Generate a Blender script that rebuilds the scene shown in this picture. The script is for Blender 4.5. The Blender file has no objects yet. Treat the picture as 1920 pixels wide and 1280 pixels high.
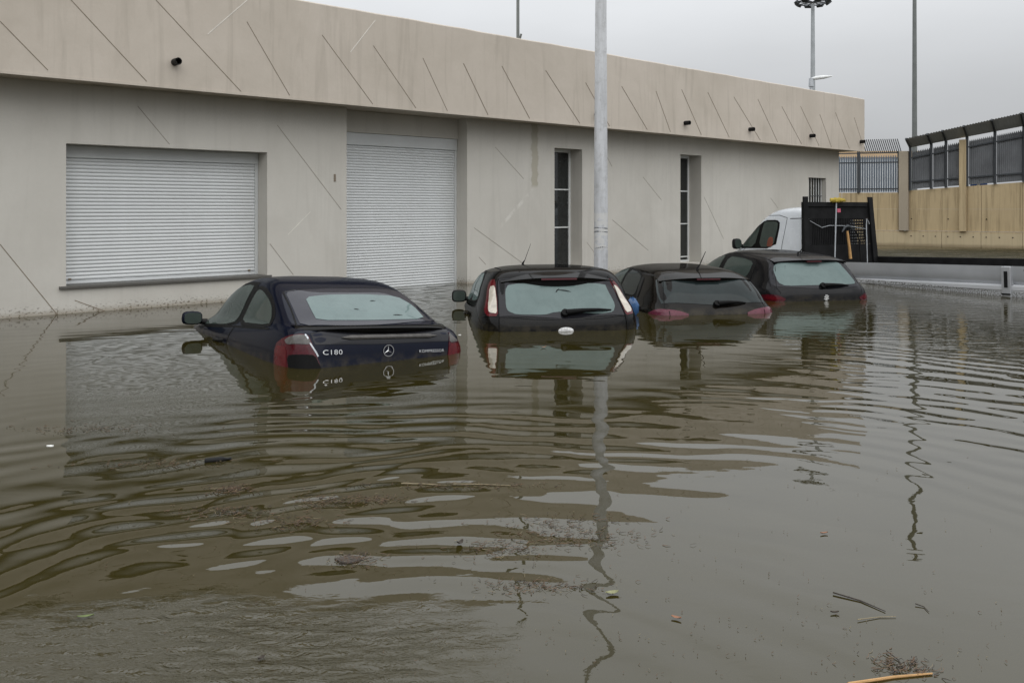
import bpy, bmesh, math, random
import numpy as np
from mathutils import Vector, Matrix
from mathutils.bvhtree import BVHTree

random.seed(7)
rng = np.random.default_rng(7)
scene = bpy.context.scene
COL = scene.collection
R = math.radians

# ------------------------------------------------------------------ camera
CAM_H = 1.42
cam_d = bpy.data.cameras.new('camera')
cam_d.sensor_width = 36.0
cam_d.lens = 36.0 * 1700 / 1920
cam_d.shift_y = -250 / 1920
cam_d.clip_end = 2000
cam = bpy.data.objects.new('camera', cam_d)
COL.objects.link(cam)
cam.location = (0, 0, CAM_H)
cam.rotation_euler = (R(90), 0, 0)
scene.camera = cam

# ------------------------------------------------------------------ sky and light (overcast)
SUN_EL, SUN_AZ = 52.0, 165.0          # azimuth clockwise from +Y
world = bpy.data.worlds.new('World')
scene.world = world
world.use_nodes = True
wt = world.node_tree
wt.nodes.clear()
w_out = wt.nodes.new('ShaderNodeOutputWorld')
w_add = wt.nodes.new('ShaderNodeAddShader')
w_sky = wt.nodes.new('ShaderNodeTexSky')
w_sky.sky_type = 'NISHITA'
w_sky.sun_disc = False
w_sky.sun_elevation = R(SUN_EL)
w_sky.sun_rotation = R(SUN_AZ)
w_sky.dust_density = 4.0
w_hs = wt.nodes.new('ShaderNodeHueSaturation')
w_hs.inputs['Saturation'].default_value = 0.25
w_b1 = wt.nodes.new('ShaderNodeBackground')
w_b1.inputs['Strength'].default_value = 0.012
wt.links.new(w_sky.outputs[0], w_hs.inputs['Color'])
wt.links.new(w_hs.outputs[0], w_b1.inputs['Color'])
w_tc = wt.nodes.new('ShaderNodeTexCoord')
w_sep = wt.nodes.new('ShaderNodeSeparateXYZ')
wt.links.new(w_tc.outputs['Generated'], w_sep.inputs[0])
w_cl = wt.nodes.new('ShaderNodeMath'); w_cl.operation = 'MAXIMUM'; w_cl.inputs[1].default_value = 0.0
wt.links.new(w_sep.outputs['Z'], w_cl.inputs[0])
w_g = wt.nodes.new('ShaderNodeMapRange'); w_g.interpolation_type = 'SMOOTHSTEP'     # overcast: brightens from horizon towards the zenith
w_g.inputs[1].default_value = 0.0; w_g.inputs[2].default_value = 0.62; w_g.inputs[3].default_value = 0.435; w_g.inputs[4].default_value = 1.66
wt.links.new(w_cl.outputs[0], w_g.inputs[0])
w_map = wt.nodes.new('ShaderNodeMapping'); w_map.inputs['Scale'].default_value = (1.6, 1.6, 5.0)
wt.links.new(w_tc.outputs['Generated'], w_map.inputs[0])
w_n = wt.nodes.new('ShaderNodeTexNoise'); w_n.inputs['Scale'].default_value = 1.7; w_n.inputs['Detail'].default_value = 5
wt.links.new(w_map.outputs[0], w_n.inputs['Vector'])
w_nr = wt.nodes.new('ShaderNodeMapRange'); w_nr.inputs[1].default_value = 0.25; w_nr.inputs[2].default_value = 0.75
w_nr.inputs[3].default_value = 0.93; w_nr.inputs[4].default_value = 1.07
wt.links.new(w_n.outputs[0], w_nr.inputs[0])
w_m = wt.nodes.new('ShaderNodeMath'); w_m.operation = 'MULTIPLY'
wt.links.new(w_g.outputs[0], w_m.inputs[0]); wt.links.new(w_nr.outputs[0], w_m.inputs[1])
w_b2 = wt.nodes.new('ShaderNodeBackground')
w_b2.inputs['Color'].default_value = (0.965, 0.99, 1.02, 1)
wt.links.new(w_m.outputs[0], w_b2.inputs['Strength'])
wt.links.new(w_b1.outputs[0], w_add.inputs[0]); wt.links.new(w_b2.outputs[0], w_add.inputs[1])
wt.links.new(w_add.outputs[0], w_out.inputs[0])

sun_d = bpy.data.lights.new('sun', 'SUN')
sun_d.energy = 0.7
sun_d.angle = R(70)
sun_d.color = (1.0, 0.97, 0.93)
sun = bpy.data.objects.new('sun', sun_d)
COL.objects.link(sun)
sdir = Vector((math.sin(R(SUN_AZ)) * math.cos(R(SUN_EL)), math.cos(R(SUN_AZ)) * math.cos(R(SUN_EL)), math.sin(R(SUN_EL))))
sun.rotation_euler = sdir.to_track_quat('Z', 'Y').to_euler()

vs = scene.view_settings
vs.view_transform = 'Standard'
vs.look = 'None'
vs.exposure = 0.0
vs.gamma = 1.0
vs.use_curve_mapping = False
scene.cycles.max_bounces = 8
scene.cycles.glossy_bounces = 6

# ------------------------------------------------------------------ node helpers
class NT:
    def __init__(s, mat):
        s.t = mat.node_tree
        s.N = s.t.nodes
    def link(s, a, b): s.t.links.new(a, b)
    def _set(s, sock, v):
        if v is None: return
        if hasattr(v, 'is_linked') or hasattr(v, 'links'): s.link(v, sock)
        else: sock.default_value = v
    def math(s, op, a, b=None, c=None, clamp=False):
        n = s.N.new('ShaderNodeMath'); n.operation = op; n.use_clamp = clamp
        s._set(n.inputs[0], a); s._set(n.inputs[1], b); s._set(n.inputs[2], c)
        return n.outputs[0]
    def noise(s, vec, scale, detail=4, rough=0.55, dist=0.0):
        n = s.N.new('ShaderNodeTexNoise')
        n.inputs['Scale'].default_value = scale; n.inputs['Detail'].default_value = detail
        n.inputs['Roughness'].default_value = rough; n.inputs['Distortion'].default_value = dist
        if vec is not None: s.link(vec, n.inputs['Vector'])
        return n.outputs['Fac']
    def mapping(s, vec, scale=(1, 1, 1), loc=(0, 0, 0), rot=(0, 0, 0)):
        n = s.N.new('ShaderNodeMapping')
        n.inputs['Scale'].default_value = scale; n.inputs['Location'].default_value = loc; n.inputs['Rotation'].default_value = rot
        s.link(vec, n.inputs['Vector'])
        return n.outputs[0]
    def rng(s, v, a, b, c=0.0, d=1.0, smooth=False):
        n = s.N.new('ShaderNodeMapRange')
        if smooth: n.interpolation_type = 'SMOOTHSTEP'
        s._set(n.inputs['Value'], v)
        for i, q in zip(('From Min', 'From Max', 'To Min', 'To Max'), (a, b, c, d)): n.inputs[i].default_value = q
        return n.outputs[0]
    def mix(s, fac, a, b, blend='MIX'):
        n = s.N.new('ShaderNodeMix'); n.data_type = 'RGBA'; n.blend_type = blend
        s._set(n.inputs['Factor'], fac)
        for sock, v in ((n.inputs[6], a), (n.inputs[7], b)):
            if isinstance(v, (tuple, list)): sock.default_value = (*v[:3], 1)
            else: s.link(v, sock)
        return n.outputs[2]
    def bump(s, h, strength=1.0, dist=1.0):
        n = s.N.new('ShaderNodeBump')
        n.inputs['Strength'].default_value = strength; n.inputs['Distance'].default_value = dist
        s.link(h, n.inputs['Height'])
        return n.outputs[0]
    def obj(s):
        return s.N.new('ShaderNodeTexCoord').outputs['Object']
    def pos(s):
        return s.N.new('ShaderNodeNewGeometry').outputs['Position']
    def xyz(s, v):
        n = s.N.new('ShaderNodeSeparateXYZ'); s.link(v, n.inputs[0]); return n.outputs

MATS = {}
def mat(name, col, rough=0.5, metal=0.0, coat=0.0, var=0.12, scale=6.0, bump=0.0, spec=0.5, vec='obj'):
    m = bpy.data.materials.new(name); m.use_nodes = True
    t = NT(m); b = m.node_tree.nodes['Principled BSDF']
    v = t.obj() if vec == 'obj' else t.pos()
    n = t.noise(v, scale, 6, 0.6)
    k = t.rng(n, 0.3, 0.7, 1 - var, 1 + var)
    c = t.mix(1.0, (*col, 1), (1, 1, 1), 'MULTIPLY')
    mul = t.N.new('ShaderNodeVectorMath'); mul.operation = 'SCALE'
    mul.inputs[0].default_value = col; t.link(k, mul.inputs['Scale'])
    t.link(mul.outputs[0], b.inputs['Base Color'])
    b.inputs['Roughness'].default_value = rough
    if rough > 0.05:
        t.link(t.rng(t.noise(v, scale * 2.7, 4), 0.3, 0.7, rough * 0.85, min(1, rough * 1.15)), b.inputs['Roughness'])
    b.inputs['Metallic'].default_value = metal
    b.inputs['Coat Weight'].default_value = coat
    b.inputs['Coat Roughness'].default_value = 0.03
    b.inputs['Specular IOR Level'].default_value = spec
    if bump:
        t.link(t.bump(t.noise(v, scale * 8, 5), 1.0, bump), b.inputs['Normal'])
    MATS[name] = m
    return m

def stucco(name, base, dark, streak=0.5, extra=None):
    m = bpy.data.materials.new(name); m.use_nodes = True
    t = NT(m); b = m.node_tree.nodes['Principled BSDF']
    v = t.obj()
    x, y, z = t.xyz(v)
    big = t.rng(t.noise(v, 0.55, 5, 0.6, 0.6), 0.32, 0.68)
    mid = t.rng(t.noise(t.mapping(v, (1, 1, 0.6)), 2.4, 7, 0.65), 0.3, 0.72)
    fine = t.rng(t.noise(v, 22, 6, 0.7), 0.3, 0.7)
    st = t.rng(t.noise(t.mapping(v, (3.2, 3.2, 0.22)), 1.6, 6, 0.6, 0.8), 0.52, 0.74)
    c = t.mix(t.math('MULTIPLY', big, 0.75), base, dark)
    c = t.mix(t.math('MULTIPLY', mid, 0.30), c, [q * 1.13 for q in base])
    c = t.mix(t.math('MULTIPLY', st, streak), c, [q * 0.80 for q in dark])
    c = t.mix(t.math('MULTIPLY', fine, 0.10), c, [q * 0.8 for q in dark])
    if extra: c = extra(t, c, v, x, y, z)
    t.link(c, b.inputs['Base Color'])
    b.inputs['Roughness'].default_value = 0.85
    b.inputs['Specular IOR Level'].default_value = 0.25
    h = t.math('ADD', t.math('MULTIPLY', t.noise(v, 60, 4), 0.0012), t.math('MULTIPLY', t.noise(v, 3.0, 4), 0.006))
    t.link(t.bump(h, 0.6, 1.0), b.inputs['Normal'])
    MATS[name] = m
    return m

def wall_extra(t, c, v, x, y, z):
    # old water run below the eaves, with its own wandering outline
    wob = t.math('MULTIPLY', t.math('SUBTRACT', t.noise(t.mapping(v, (0.2, 0.2, 1.6)), 2.0, 4), 0.5), 0.30)
    dx = t.math('ABSOLUTE', t.math('SUBTRACT', t.math('ADD', x, wob), 12.76 - 10.0))
    a = t.rng(dx, 0.065, 0.11, 1, 0, True)
    a = t.math('MULTIPLY', a, t.rng(z, 1.8, 1.9, 0, 1, True))
    c = t.mix(t.math('MULTIPLY', a, 0.55), c, (0.30, 0.27, 0.19))
    # pale diagonal scrape that continues it
    d2 = t.math('ABSOLUTE', t.math('SUBTRACT', t.math('SUBTRACT', z, 1.05), t.math('MULTIPLY', t.math('SUBTRACT', x, 1.82), 0.82)))
    n2 = t.rng(t.noise(v, 7, 5), 0.42, 0.62)
    b2 = t.math('MULTIPLY', t.rng(d2, 0.02, 0.07, 1, 0, True), n2)
    b2 = t.math('MULTIPLY', b2, t.math('MULTIPLY', t.rng(x, 1.8, 1.95), t.rng(x, 2.55, 2.75, 1, 0)))
    c = t.mix(t.math('MULTIPLY', b2, 0.5), c, (0.70, 0.68, 0.63))
    # mud splashes and scum left at the waterline
    sp = t.rng(t.noise(t.mapping(v, (1, 1, 1.4)), 26, 3, 0.6), 0.56, 0.60)
    band = t.math('MULTIPLY', sp, t.rng(t.math('ADD', z, t.math('MULTIPLY', t.noise(v, 1.2, 3), 0.14)), 0.10, 0.22, 1, 0))
    c = t.mix(t.math('MULTIPLY', band, 0.8), c, (0.06, 0.045, 0.03))
    wet = t.rng(t.math('ADD', z, t.math('MULTIPLY', t.noise(v, 3.0, 4), 0.06)), 0.03, 0.12, 1, 0, True)
    c = t.mix(t.math('MULTIPLY', wet, 0.55), c, (0.22, 0.18, 0.12))
    return c

M_WALL = stucco('wall_render', (0.55, 0.527, 0.478), (0.45, 0.427, 0.38), 0.26, wall_extra)
M_FASCIA = stucco('fascia_render', (0.545, 0.487, 0.42), (0.42, 0.372, 0.308), 0.5)
M_GROOVE = mat('groove_brown', (0.20, 0.162, 0.12), 0.7)
M_GROOVE_L = mat('groove_pale', (0.66, 0.63, 0.57), 0.8)
M_GROOVE_G = mat('groove_grey', (0.28, 0.255, 0.215), 0.8)
M_SHUT = mat('shutter_white', (0.61, 0.625, 0.622), 0.42, var=0.05, scale=2.0)
M_SHUTBOX = mat('shutter_box', (0.55, 0.565, 0.56), 0.45, var=0.06, scale=2.0)
M_SILL = mat('sill_stone', (0.09, 0.085, 0.075), 0.5, scale=12)
M_WHITE = mat('white_frame', (0.66, 0.67, 0.66), 0.4, var=0.05)
M_PANE = mat('pane_dark', (0.02, 0.022, 0.022), 0.06, var=0.3, spec=0.6)
M_BLACK = mat('black_plastic', (0.012, 0.012, 0.012), 0.45, scale=20, spec=0.12)
M_RUBBER = mat('black_rubber', (0.004, 0.004, 0.004), 0.6, scale=20, spec=0.12)
M_IRON = mat('dark_iron', (0.05, 0.055, 0.06), 0.5, metal=0.4, scale=5)
M_FPANEL = mat('fence_panel', (0.105, 0.110, 0.116), 0.55, scale=1.5, var=0.25)
M_SCREEN = mat('screen_panel', (0.34, 0.355, 0.37), 0.5, scale=1.5, var=0.15)
M_PALE = mat('steel_pale', (0.16, 0.19, 0.225), 0.45, metal=0.5, scale=3)
M_GALV = mat('galvanised', (0.42, 0.44, 0.46), 0.45, metal=0.4, scale=4, var=0.2)
M_DKPOLE = mat('dark_pole', (0.13, 0.14, 0.135), 0.5, scale=1.5, var=0.2)
M_GREYPOLE = mat('grey_pole', (0.33, 0.35, 0.36), 0.5, scale=1.5, var=0.2)
M_ALU = mat('aluminium', (0.50, 0.51, 0.525), 0.42, metal=0.55, scale=1.5, var=0.10)
M_CAB = mat('cab_white', (0.60, 0.63, 0.66), 0.25, coat=0.5, var=0.04)
M_HEAD = mat('headboard_black', (0.010, 0.010, 0.0105), 0.55, scale=5, var=0.4, spec=0.12)
M_CHROME = mat('chrome', (0.50, 0.50, 0.50), 0.2, metal=1.0, var=0.05)
M_SILVER = mat('badge_silver', (0.50, 0.50, 0.49), 0.4, var=0.45, scale=34)
M_RED = mat('lamp_red', (0.08, 0.004, 0.007), 0.12, spec=0.1, coat=0.35, scale=30, var=0.25)
M_REDDK = mat('lamp_red_dark', (0.055, 0.004, 0.008), 0.15, spec=0.1, coat=0.35, scale=30, var=0.3)
M_PINKRED = mat('lamp_pink', (0.095, 0.020, 0.034), 0.12, spec=0.1, coat=0.35, scale=40, var=0.2)
M_CLEAR = mat('lamp_clear', (0.44, 0.40, 0.335), 0.12, coat=0.5, scale=16, var=0.28)
M_GREYLENS = mat('lamp_grey', (0.09, 0.085, 0.08), 0.12, spec=0.1, coat=0.35, scale=20, var=0.3)
M_BRAKE = mat('brake_lamp', (0.06, 0.006, 0.01), 0.2, coat=0.5)
M_YELLOW = mat('broom_yellow', (0.34, 0.25, 0.03), 0.85, scale=40, var=0.35)
M_WOOD = mat('tool_wood', (0.42, 0.24, 0.09), 0.6, scale=9, var=0.25)
M_GRIP = mat('red_grip', (0.30, 0.015, 0.03), 0.5)
M_PINK = mat('pink_sticker', (0.55, 0.10, 0.16), 0.5)
M_BLUE = mat('blue_plastic', (0.03, 0.085, 0.20), 0.3, scale=14, var=0.3)
M_BLUESIGN = mat('blue_sign', (0.02, 0.10, 0.42), 0.4, var=0.1)
M_ORANGE = mat('orange_cloth', (0.16, 0.045, 0.025), 0.8, var=0.3)
M_TAN = mat('far_tan', (0.50, 0.36, 0.22), 0.8, scale=0.6, vec='pos')
M_FARW = mat('far_white', (0.66, 0.67, 0.68), 0.8, scale=0.4, vec='pos')
M_GROUND = mat('asphalt', (0.05, 0.048, 0.045), 0.9, scale=3, vec='pos')

def paint(name, col, flake=0.0, dirt=0.12):
    m = bpy.data.materials.new(name); m.use_nodes = True
    t = NT(m); b = m.node_tree.nodes['Principled BSDF']
    v = t.obj(); x, y, z = t.xyz(v)
    d = t.rng(t.noise(v, 2.2, 7, 0.65), 0.42, 0.75)
    f = t.rng(t.noise(v, 45, 4, 0.7), 0.5, 0.75)
    c = t.mix(t.math('MULTIPLY', d, dirt), col, (0.13, 0.115, 0.09))
    c = t.mix(t.math('MULTIPLY', f, dirt * 0.6), c, (0.16, 0.14, 0.11))
    pz = t.xyz(t.pos())[2]
    gr_ = t.math('MULTIPLY', t.rng(t.noise(v, 9, 6, 0.7), 0.40, 0.62), t.rng(t.math('ADD', pz, t.math('MULTIPLY', t.noise(v, 3, 3), 0.10)), 0.06, 0.16, 1, 0, True))
    c = t.mix(t.math('MULTIPLY', gr_, 0.30), c, (0.085, 0.07, 0.045))
    t.link(c, b.inputs['Base Color'])
    b.inputs['Metallic'].default_value = flake
    b.inputs['Roughness'].default_value = 0.38
    b.inputs['Specular IOR Level'].default_value = 0.0
    b.inputs['Coat Weight'].default_value = 0.30
    t.link(t.rng(d, 0, 1, 0.03, 0.16), b.inputs['Coat Roughness'])
    MATS[name] = m
    return m

def fogged(name, col, dark, rough=0.16, wipe=True):
    m = bpy.data.materials.new(name); m.use_nodes = True
    t = NT(m); b = m.node_tree.nodes['Principled BSDF']
    v = t.obj(); x, y, z = t.xyz(v)
    n = t.rng(t.noise(v, 2.0, 5, 0.6), 0.3, 0.7)
    f = t.rng(t.noise(v, 90, 3, 0.6), 0.45, 0.7)
    dr = t.rng(t.noise(t.mapping(v, (38, 8, 2.0)), 1.0, 3), 0.66, 0.78)
    bl = t.rng(t.noise(v, 5.5, 5, 0.65, 0.6), 0.46, 0.70)
    c = t.mix(t.math('MULTIPLY', n, 0.8), col, dark)
    c = t.mix(t.math('MULTIPLY', bl, 0.35), c, [q * 0.7 for q in dark])
    c = t.mix(t.math('MULTIPLY', f, 0.12), c, [min(1, q * 1.4) for q in col])
    c = t.mix(t.math('MULTIPLY', dr, 0.30), c, [q * 0.55 for q in dark])
    t.link(c, b.inputs['Base Color'])
    b.inputs['Roughness'].default_value = 0.5
    b.inputs['Specular IOR Level'].default_value = 0.0
    b.inputs['Coat Weight'].default_value = 0.5
    b.inputs['Coat Roughness'].default_value = 0.03
    MATS[name] = m
    return m

M_NAVY = paint('paint_navy', (0.0018, 0.0036, 0.0115), 0.2, 0.010)
M_BLK1 = paint('paint_black', (0.003, 0.003, 0.003), 0.0, 0.025)
M_BLK2 = paint('paint_black_brown', (0.005, 0.0042, 0.0035), 0.1, 0.03)
M_BLK3 = paint('paint_charcoal', (0.007, 0.007, 0.008), 0.2, 0.03)
M_FOG = fogged('glass_fogged', (0.125, 0.168, 0.162), (0.092, 0.130, 0.125))
M_FOGS = fogged('glass_fogged_side', (0.052, 0.066, 0.058), (0.034, 0.045, 0.039))
M_FOGD = fogged('glass_dark', (0.016, 0.023, 0.023), (0.006, 0.009, 0.009))
M_FRIT2 = fogged('glass_frit_sky_sheen', (0.034, 0.034, 0.042), (0.020, 0.020, 0.026))  # lighter base colour paints in the sky reflected by the window border
M_FRIT = fogged('glass_frit', (0.014, 0.014, 0.017), (0.008, 0.008, 0.010))

# ------------------------------------------------------------------ mesh helpers
class MB:
    def __init__(s): s.v = []; s.f = []
    def add(s, vs, fs):
        o = len(s.v); s.v += [tuple(map(float, q)) for q in vs]; s.f += [tuple(i + o for i in q) for q in fs]
        return s
    def box(s, x0, x1, y0, y1, z0, z1):
        return s.add([(x0, y0, z0), (x1, y0, z0), (x1, y1, z0), (x0, y1, z0), (x0, y0, z1), (x1, y0, z1), (x1, y1, z1), (x0, y1, z1)],
                     [(0, 3, 2, 1), (4, 5, 6, 7), (0, 1, 5, 4), (1, 2, 6, 5), (2, 3, 7, 6), (3, 0, 4, 7)])
    def quad(s, a, b, c, d): return s.add([a, b, c, d], [(0, 1, 2, 3)])
    def bar(s, p, q, w, h, up=(0, 0, 1)):
        p = Vector(p); q = Vector(q); d = (q - p).normalized(); u = Vector(up)
        sx = d.cross(u)
        if sx.length < 1e-5: sx = d.cross(Vector((1, 0, 0)))
        sx.normalize(); uy = sx.cross(d).normalized()
        vs = []
        for e in (p, q):
            for a, b in ((-1, -1), (1, -1), (1, 1), (-1, 1)): vs.append(e + sx * a * w / 2 + uy * b * h / 2)
        return s.add(vs, [(0, 3, 2, 1), (4, 5, 6, 7), (0, 1, 5, 4), (1, 2, 6, 5), (2, 3, 7, 6), (3, 0, 4, 7)])
    def tube(s, pts, radii, n=10, cap=True):
        pts = [Vector(p) for p in pts]
        if not hasattr(radii, '__len__'): radii = [radii] * len(pts)
        rings = []
        ref = None
        vs = []; fs = []
        for i, p in enumerate(pts):
            d = (pts[min(i + 1, len(pts) - 1)] - pts[max(i - 1, 0)]).normalized()
            if ref is None:
                ref = d.cross(Vector((0, 0, 1)))
                if ref.length < 1e-3: ref = d.cross(Vector((1, 0, 0)))
            a = (ref - d * ref.dot(d)).normalized(); b = d.cross(a); ref = a
            for k in range(n):
                th = 2 * math.pi * k / n
                vs.append(p + (a * math.cos(th) + b * math.sin(th)) * radii[i])
        for i in range(len(pts) - 1):
            for k in range(n):
                fs.append((i * n + k, i * n + (k + 1) % n, (i + 1) * n + (k + 1) % n, (i + 1) * n + k))
        if cap:
            fs.append(tuple(reversed(range(n)))); fs.append(tuple((len(pts) - 1) * n + k for k in range(n)))
        return s.add(vs, fs)
    def grid(s, rows, closed=False):
        nr = len(rows); nc = len(rows[0]); vs = [p for r in rows for p in r]; fs = []
        for i in range(nr - 1):
            for k in range(nc if closed else nc - 1):
                fs.append((i * nc + k, i * nc + (k + 1) % nc, (i + 1) * nc + (k + 1) % nc, (i + 1) * nc + k))
        return s.add(vs, fs)
    def prism(s, poly, axis, a, b):
        n = len(poly)
        def P(q, t):
            return (q[0], t, q[1]) if axis == 'y' else ((t, q[0], q[1]) if axis == 'x' else (q[0], q[1], t))
        vs = [P(q, a) for q in poly] + [P(q, b) for q in poly]
        fs = [tuple(range(n)), tuple(reversed(range(n, 2 * n)))] + [(i, i + n, (i + 1) % n + n, (i + 1) % n) for i in range(n)]
        return s.add(vs, fs)
    def build(s, name, m, parent=None, smooth=False, bevel=0.0, angle=35, fixn=True):
        me = bpy.data.meshes.new(name)
        me.from_pydata(s.v, [], s.f)
        if fixn:
            bm = bmesh.new(); bm.from_mesh(me)
            bmesh.ops.recalc_face_normals(bm, faces=bm.faces)
            if bevel: bmesh.ops.bevel(bm, geom=[e for e in bm.edges if len(e.link_faces) == 2 and e.calc_face_angle(0) > 0.6], offset=bevel, segments=2, affect='EDGES', profile=0.6)
            bm.to_mesh(me); bm.free()
        me.materials.append(m)
        if smooth:
            me.shade_smooth()
            if angle < 180: me.set_sharp_from_angle(angle=R(angle))
        o = bpy.data.objects.new(name, me)
        COL.objects.link(o)
        if parent: o.parent = parent
        return o

def thing(name, label, cat, loc=(0, 0, 0), rot=(0, 0, 0), group=None, mode='XYZ', scale=1.0):
    o = bpy.data.objects.new(name, None); COL.objects.link(o)
    o.location = loc; o.rotation_mode = mode; o.rotation_euler = rot
    o.empty_display_size = 0.2; o.scale = (scale, scale, scale)
    tag(o, label, cat, group)
    return o
def tag(o, label=None, cat=None, group=None, kind=None):
    if label: o['label'] = label
    if cat: o['category'] = cat
    if group: o['group'] = group
    if kind: o['kind'] = kind
    return o
def share(name, me, parent, loc=(0, 0, 0), rot=(0, 0, 0), scale=(1, 1, 1)):
    o = bpy.data.objects.new(name, me); COL.objects.link(o)
    o.parent = parent; o.location = loc; o.rotation_euler = rot; o.scale = scale
    return o

# ------------------------------------------------------------------ ground and water
g = MB().add([(-300, -60, -0.62), (300, -60, -0.62), (300, 500, -1.1), (-300, 500, -1.1)], [(0, 1, 2, 3)]).build('ground', M_GROUND)
tag(g, kind='structure')

def water_material():
    m = bpy.data.materials.new('flood_water'); m.use_nodes = True
    t = NT(m); b = m.node_tree.nodes['Principled BSDF']
    P = t.pos(); x, y, z = t.xyz(P)
    flat = t.mapping(P, (1, 1, 0))
    def rings(cx, cy, lam, wob_scale, wob_amp, seed):
        dx = t.math('SUBTRACT', x, cx); dy = t.math('SUBTRACT', y, cy)
        d = t.math('SQRT', t.math('ADD', t.math('MULTIPLY', dx, dx), t.math('MULTIPLY', dy, dy)))
        w = t.math('MULTIPLY', t.math('SUBTRACT', t.noise(t.mapping(flat, (1, 1, 1), (seed, seed * 0.7, 0)), wob_scale, 2, 0.5), 0.5), wob_amp)
        ph = t.math('MULTIPLY', t.math('ADD', d, w), 2 * math.pi / lam)
        return t.math('SINE', ph), d
    r1, d1 = rings(-0.35, 2.35, 0.28, 0.5, 1.1, 3.1)
    r2, d2 = rings(0.25, 1.7, 0.185, 0.9, 0.7, 11.7)
    r3, d3 = rings(-2.2, 0.9, 0.47, 0.5, 1.4, 23.0)
    patch = t.rng(t.noise(t.mapping(flat, (1, 1, 1), (4.2, 1.3, 0)), 0.42, 3), 0.36, 0.62, 0.12, 1.0, True)
    patch2 = t.rng(t.noise(t.mapping(flat, (1, 1, 1), (14.2, 7.3, 0)), 0.55, 3), 0.42, 0.66, 0.0, 1.0, True)
    dfar = t.math('SUBTRACT', d1, t.rng(x, 0.3, 4.0, 0.0, 3.0, True))
    ramp = t.math('MULTIPLY', t.rng(d1, 0.3, 1.3, 0.3, 1, True), t.rng(dfar, 2.9, 5.6, 1, 0.10, True))
    calm = t.math('MULTIPLY', t.rng(x, 0.5, 1.7, 0, 1, True), t.rng(y, 3.2, 5.0, 1, 0, True))   # quiet water on the right, near
    ramp = t.math('MULTIPLY', ramp, t.math('SUBTRACT', 1.0, t.math('MULTIPLY', calm, 0.88)))
    h = t.math('MULTIPLY', t.math('MULTIPLY', r1, ramp), t.math('MULTIPLY', patch, 0.0022))
    h = t.math('ADD', h, t.math('MULTIPLY', t.math('MULTIPLY', r2, ramp), t.math('MULTIPLY', patch2, 0.0009)))
    h = t.math('ADD', h, t.math('MULTIPLY', t.math('MULTIPLY', r3, ramp), 0.0012))
    # slow swell over everything
    sw = t.noise(t.mapping(flat, (1, 1.4, 1)), 0.9, 2, 0.5)
    h = t.math('ADD', h, t.math('MULTIPLY', sw, 0.0055))
    sw2 = t.noise(t.mapping(flat, (1, 1.8, 1), (7, 2, 0)), 2.6, 2, 0.5)
    h = t.math('ADD', h, t.math('MULTIPLY', t.math('MULTIPLY', sw2, t.rng(d1, 1.0, 8.0, 1, 0.35)), 0.0016))
    sw3 = t.noise(t.mapping(flat, (1, 2.0, 1), (3, 9, 0), (0, 0, R(-14))), 6.5, 3, 0.55, 0.4)
    m3 = t.rng(t.noise(t.mapping(flat, (1, 1, 1), (31, 5, 0)), 0.7, 3), 0.45, 0.65, 0.15, 1.0, True)
    h = t.math('ADD', h, t.math('MULTIPLY', t.math('MULTIPLY', sw3, m3), t.rng(d1, 1.5, 7.0, 0.0008, 0.0002)))
    # chop where someone wades, lower left
    ex = t.math('DIVIDE', t.math('SUBTRACT', x, -1.05), 1.15); ey = t.math('DIVIDE', t.math('SUBTRACT', y, 2.75), 0.62)
    ed = t.math('SQRT', t.math('ADD', t.math('MULTIPLY', ex, ex), t.math('MULTIPLY', ey, ey)))
    cm = t.rng(t.math('ADD', ed, t.math('MULTIPLY', t.math('SUBTRACT', t.noise(flat, 1.7, 3), 0.5), 0.9)), 0.55, 1.1, 1, 0, True)
    ch = t.noise(t.mapping(flat, (1, 2.1, 1), (0, 0, 0), (0, 0, R(-12))), 8.5, 4, 0.62, 1.0)
    h = t.math('ADD', h, t.math('MULTIPLY', t.math('MULTIPLY', ch, cm), 0.013))
    # wind ruffle far away, by the retaining wall
    fm = t.math('MULTIPLY', t.rng(y, 20.0, 23.5, 0, 1, True), t.rng(y, 29.0, 33.0, 1, 0.10, True))
    fc = t.noise(t.mapping(flat, (1, 1.6, 1)), 3.2, 4, 0.65)
    h = t.math('ADD', h, t.math('MULTIPLY', t.math('MULTIPLY', fc, fm), 0.20))
    mm = t.math('MULTIPLY', t.rng(y, 7.0, 9.0, 0, 1, True), t.rng(x, 2.0, 5.0, 0, 1, True))
    mc = t.noise(t.mapping(flat, (1, 2.6, 1), (0, 0, 0), (0, 0, R(-25))), 2.4, 3, 0.55)
    h = t.math('ADD', h, t.math('MULTIPLY', t.math('MULTIPLY', mc, mm), 0.006))
    t.link(t.bump(h, 1.0, 1.0), b.inputs['Normal'])
    silt = t.rng(t.noise(flat, 0.35, 5, 0.6, 0.5), 0.3, 0.7)
    c = t.mix(silt, (0.0210, 0.0170, 0.0035), (0.028, 0.0230, 0.0062))
    t.link(c, b.inputs['Base Color'])
    scum = t.rng(t.noise(flat, 1.1, 6, 0.65), 0.45, 0.75, 0.006, 0.03)
    ruff = t.math('MULTIPLY', fm, t.rng(t.noise(t.mapping(flat, (1, 2.2, 1)), 1.3, 5, 0.65), 0.34, 0.52, 0.05, 0.85))
    t.link(t.math('ADD', scum, ruff), b.inputs['Roughness'])
    b.inputs['IOR'].default_value = 1.40
    b.inputs['Specular Tint'].default_value = (1.0, 0.97, 0.87, 1)
    return m
wat = MB().add([(-300, -60, 0), (300, -60, 0), (300, 500, 0), (-300, 500, 0)], [(0, 1, 2, 3)]).build('flood_water', water_material())
tag(wat, kind='structure')

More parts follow.
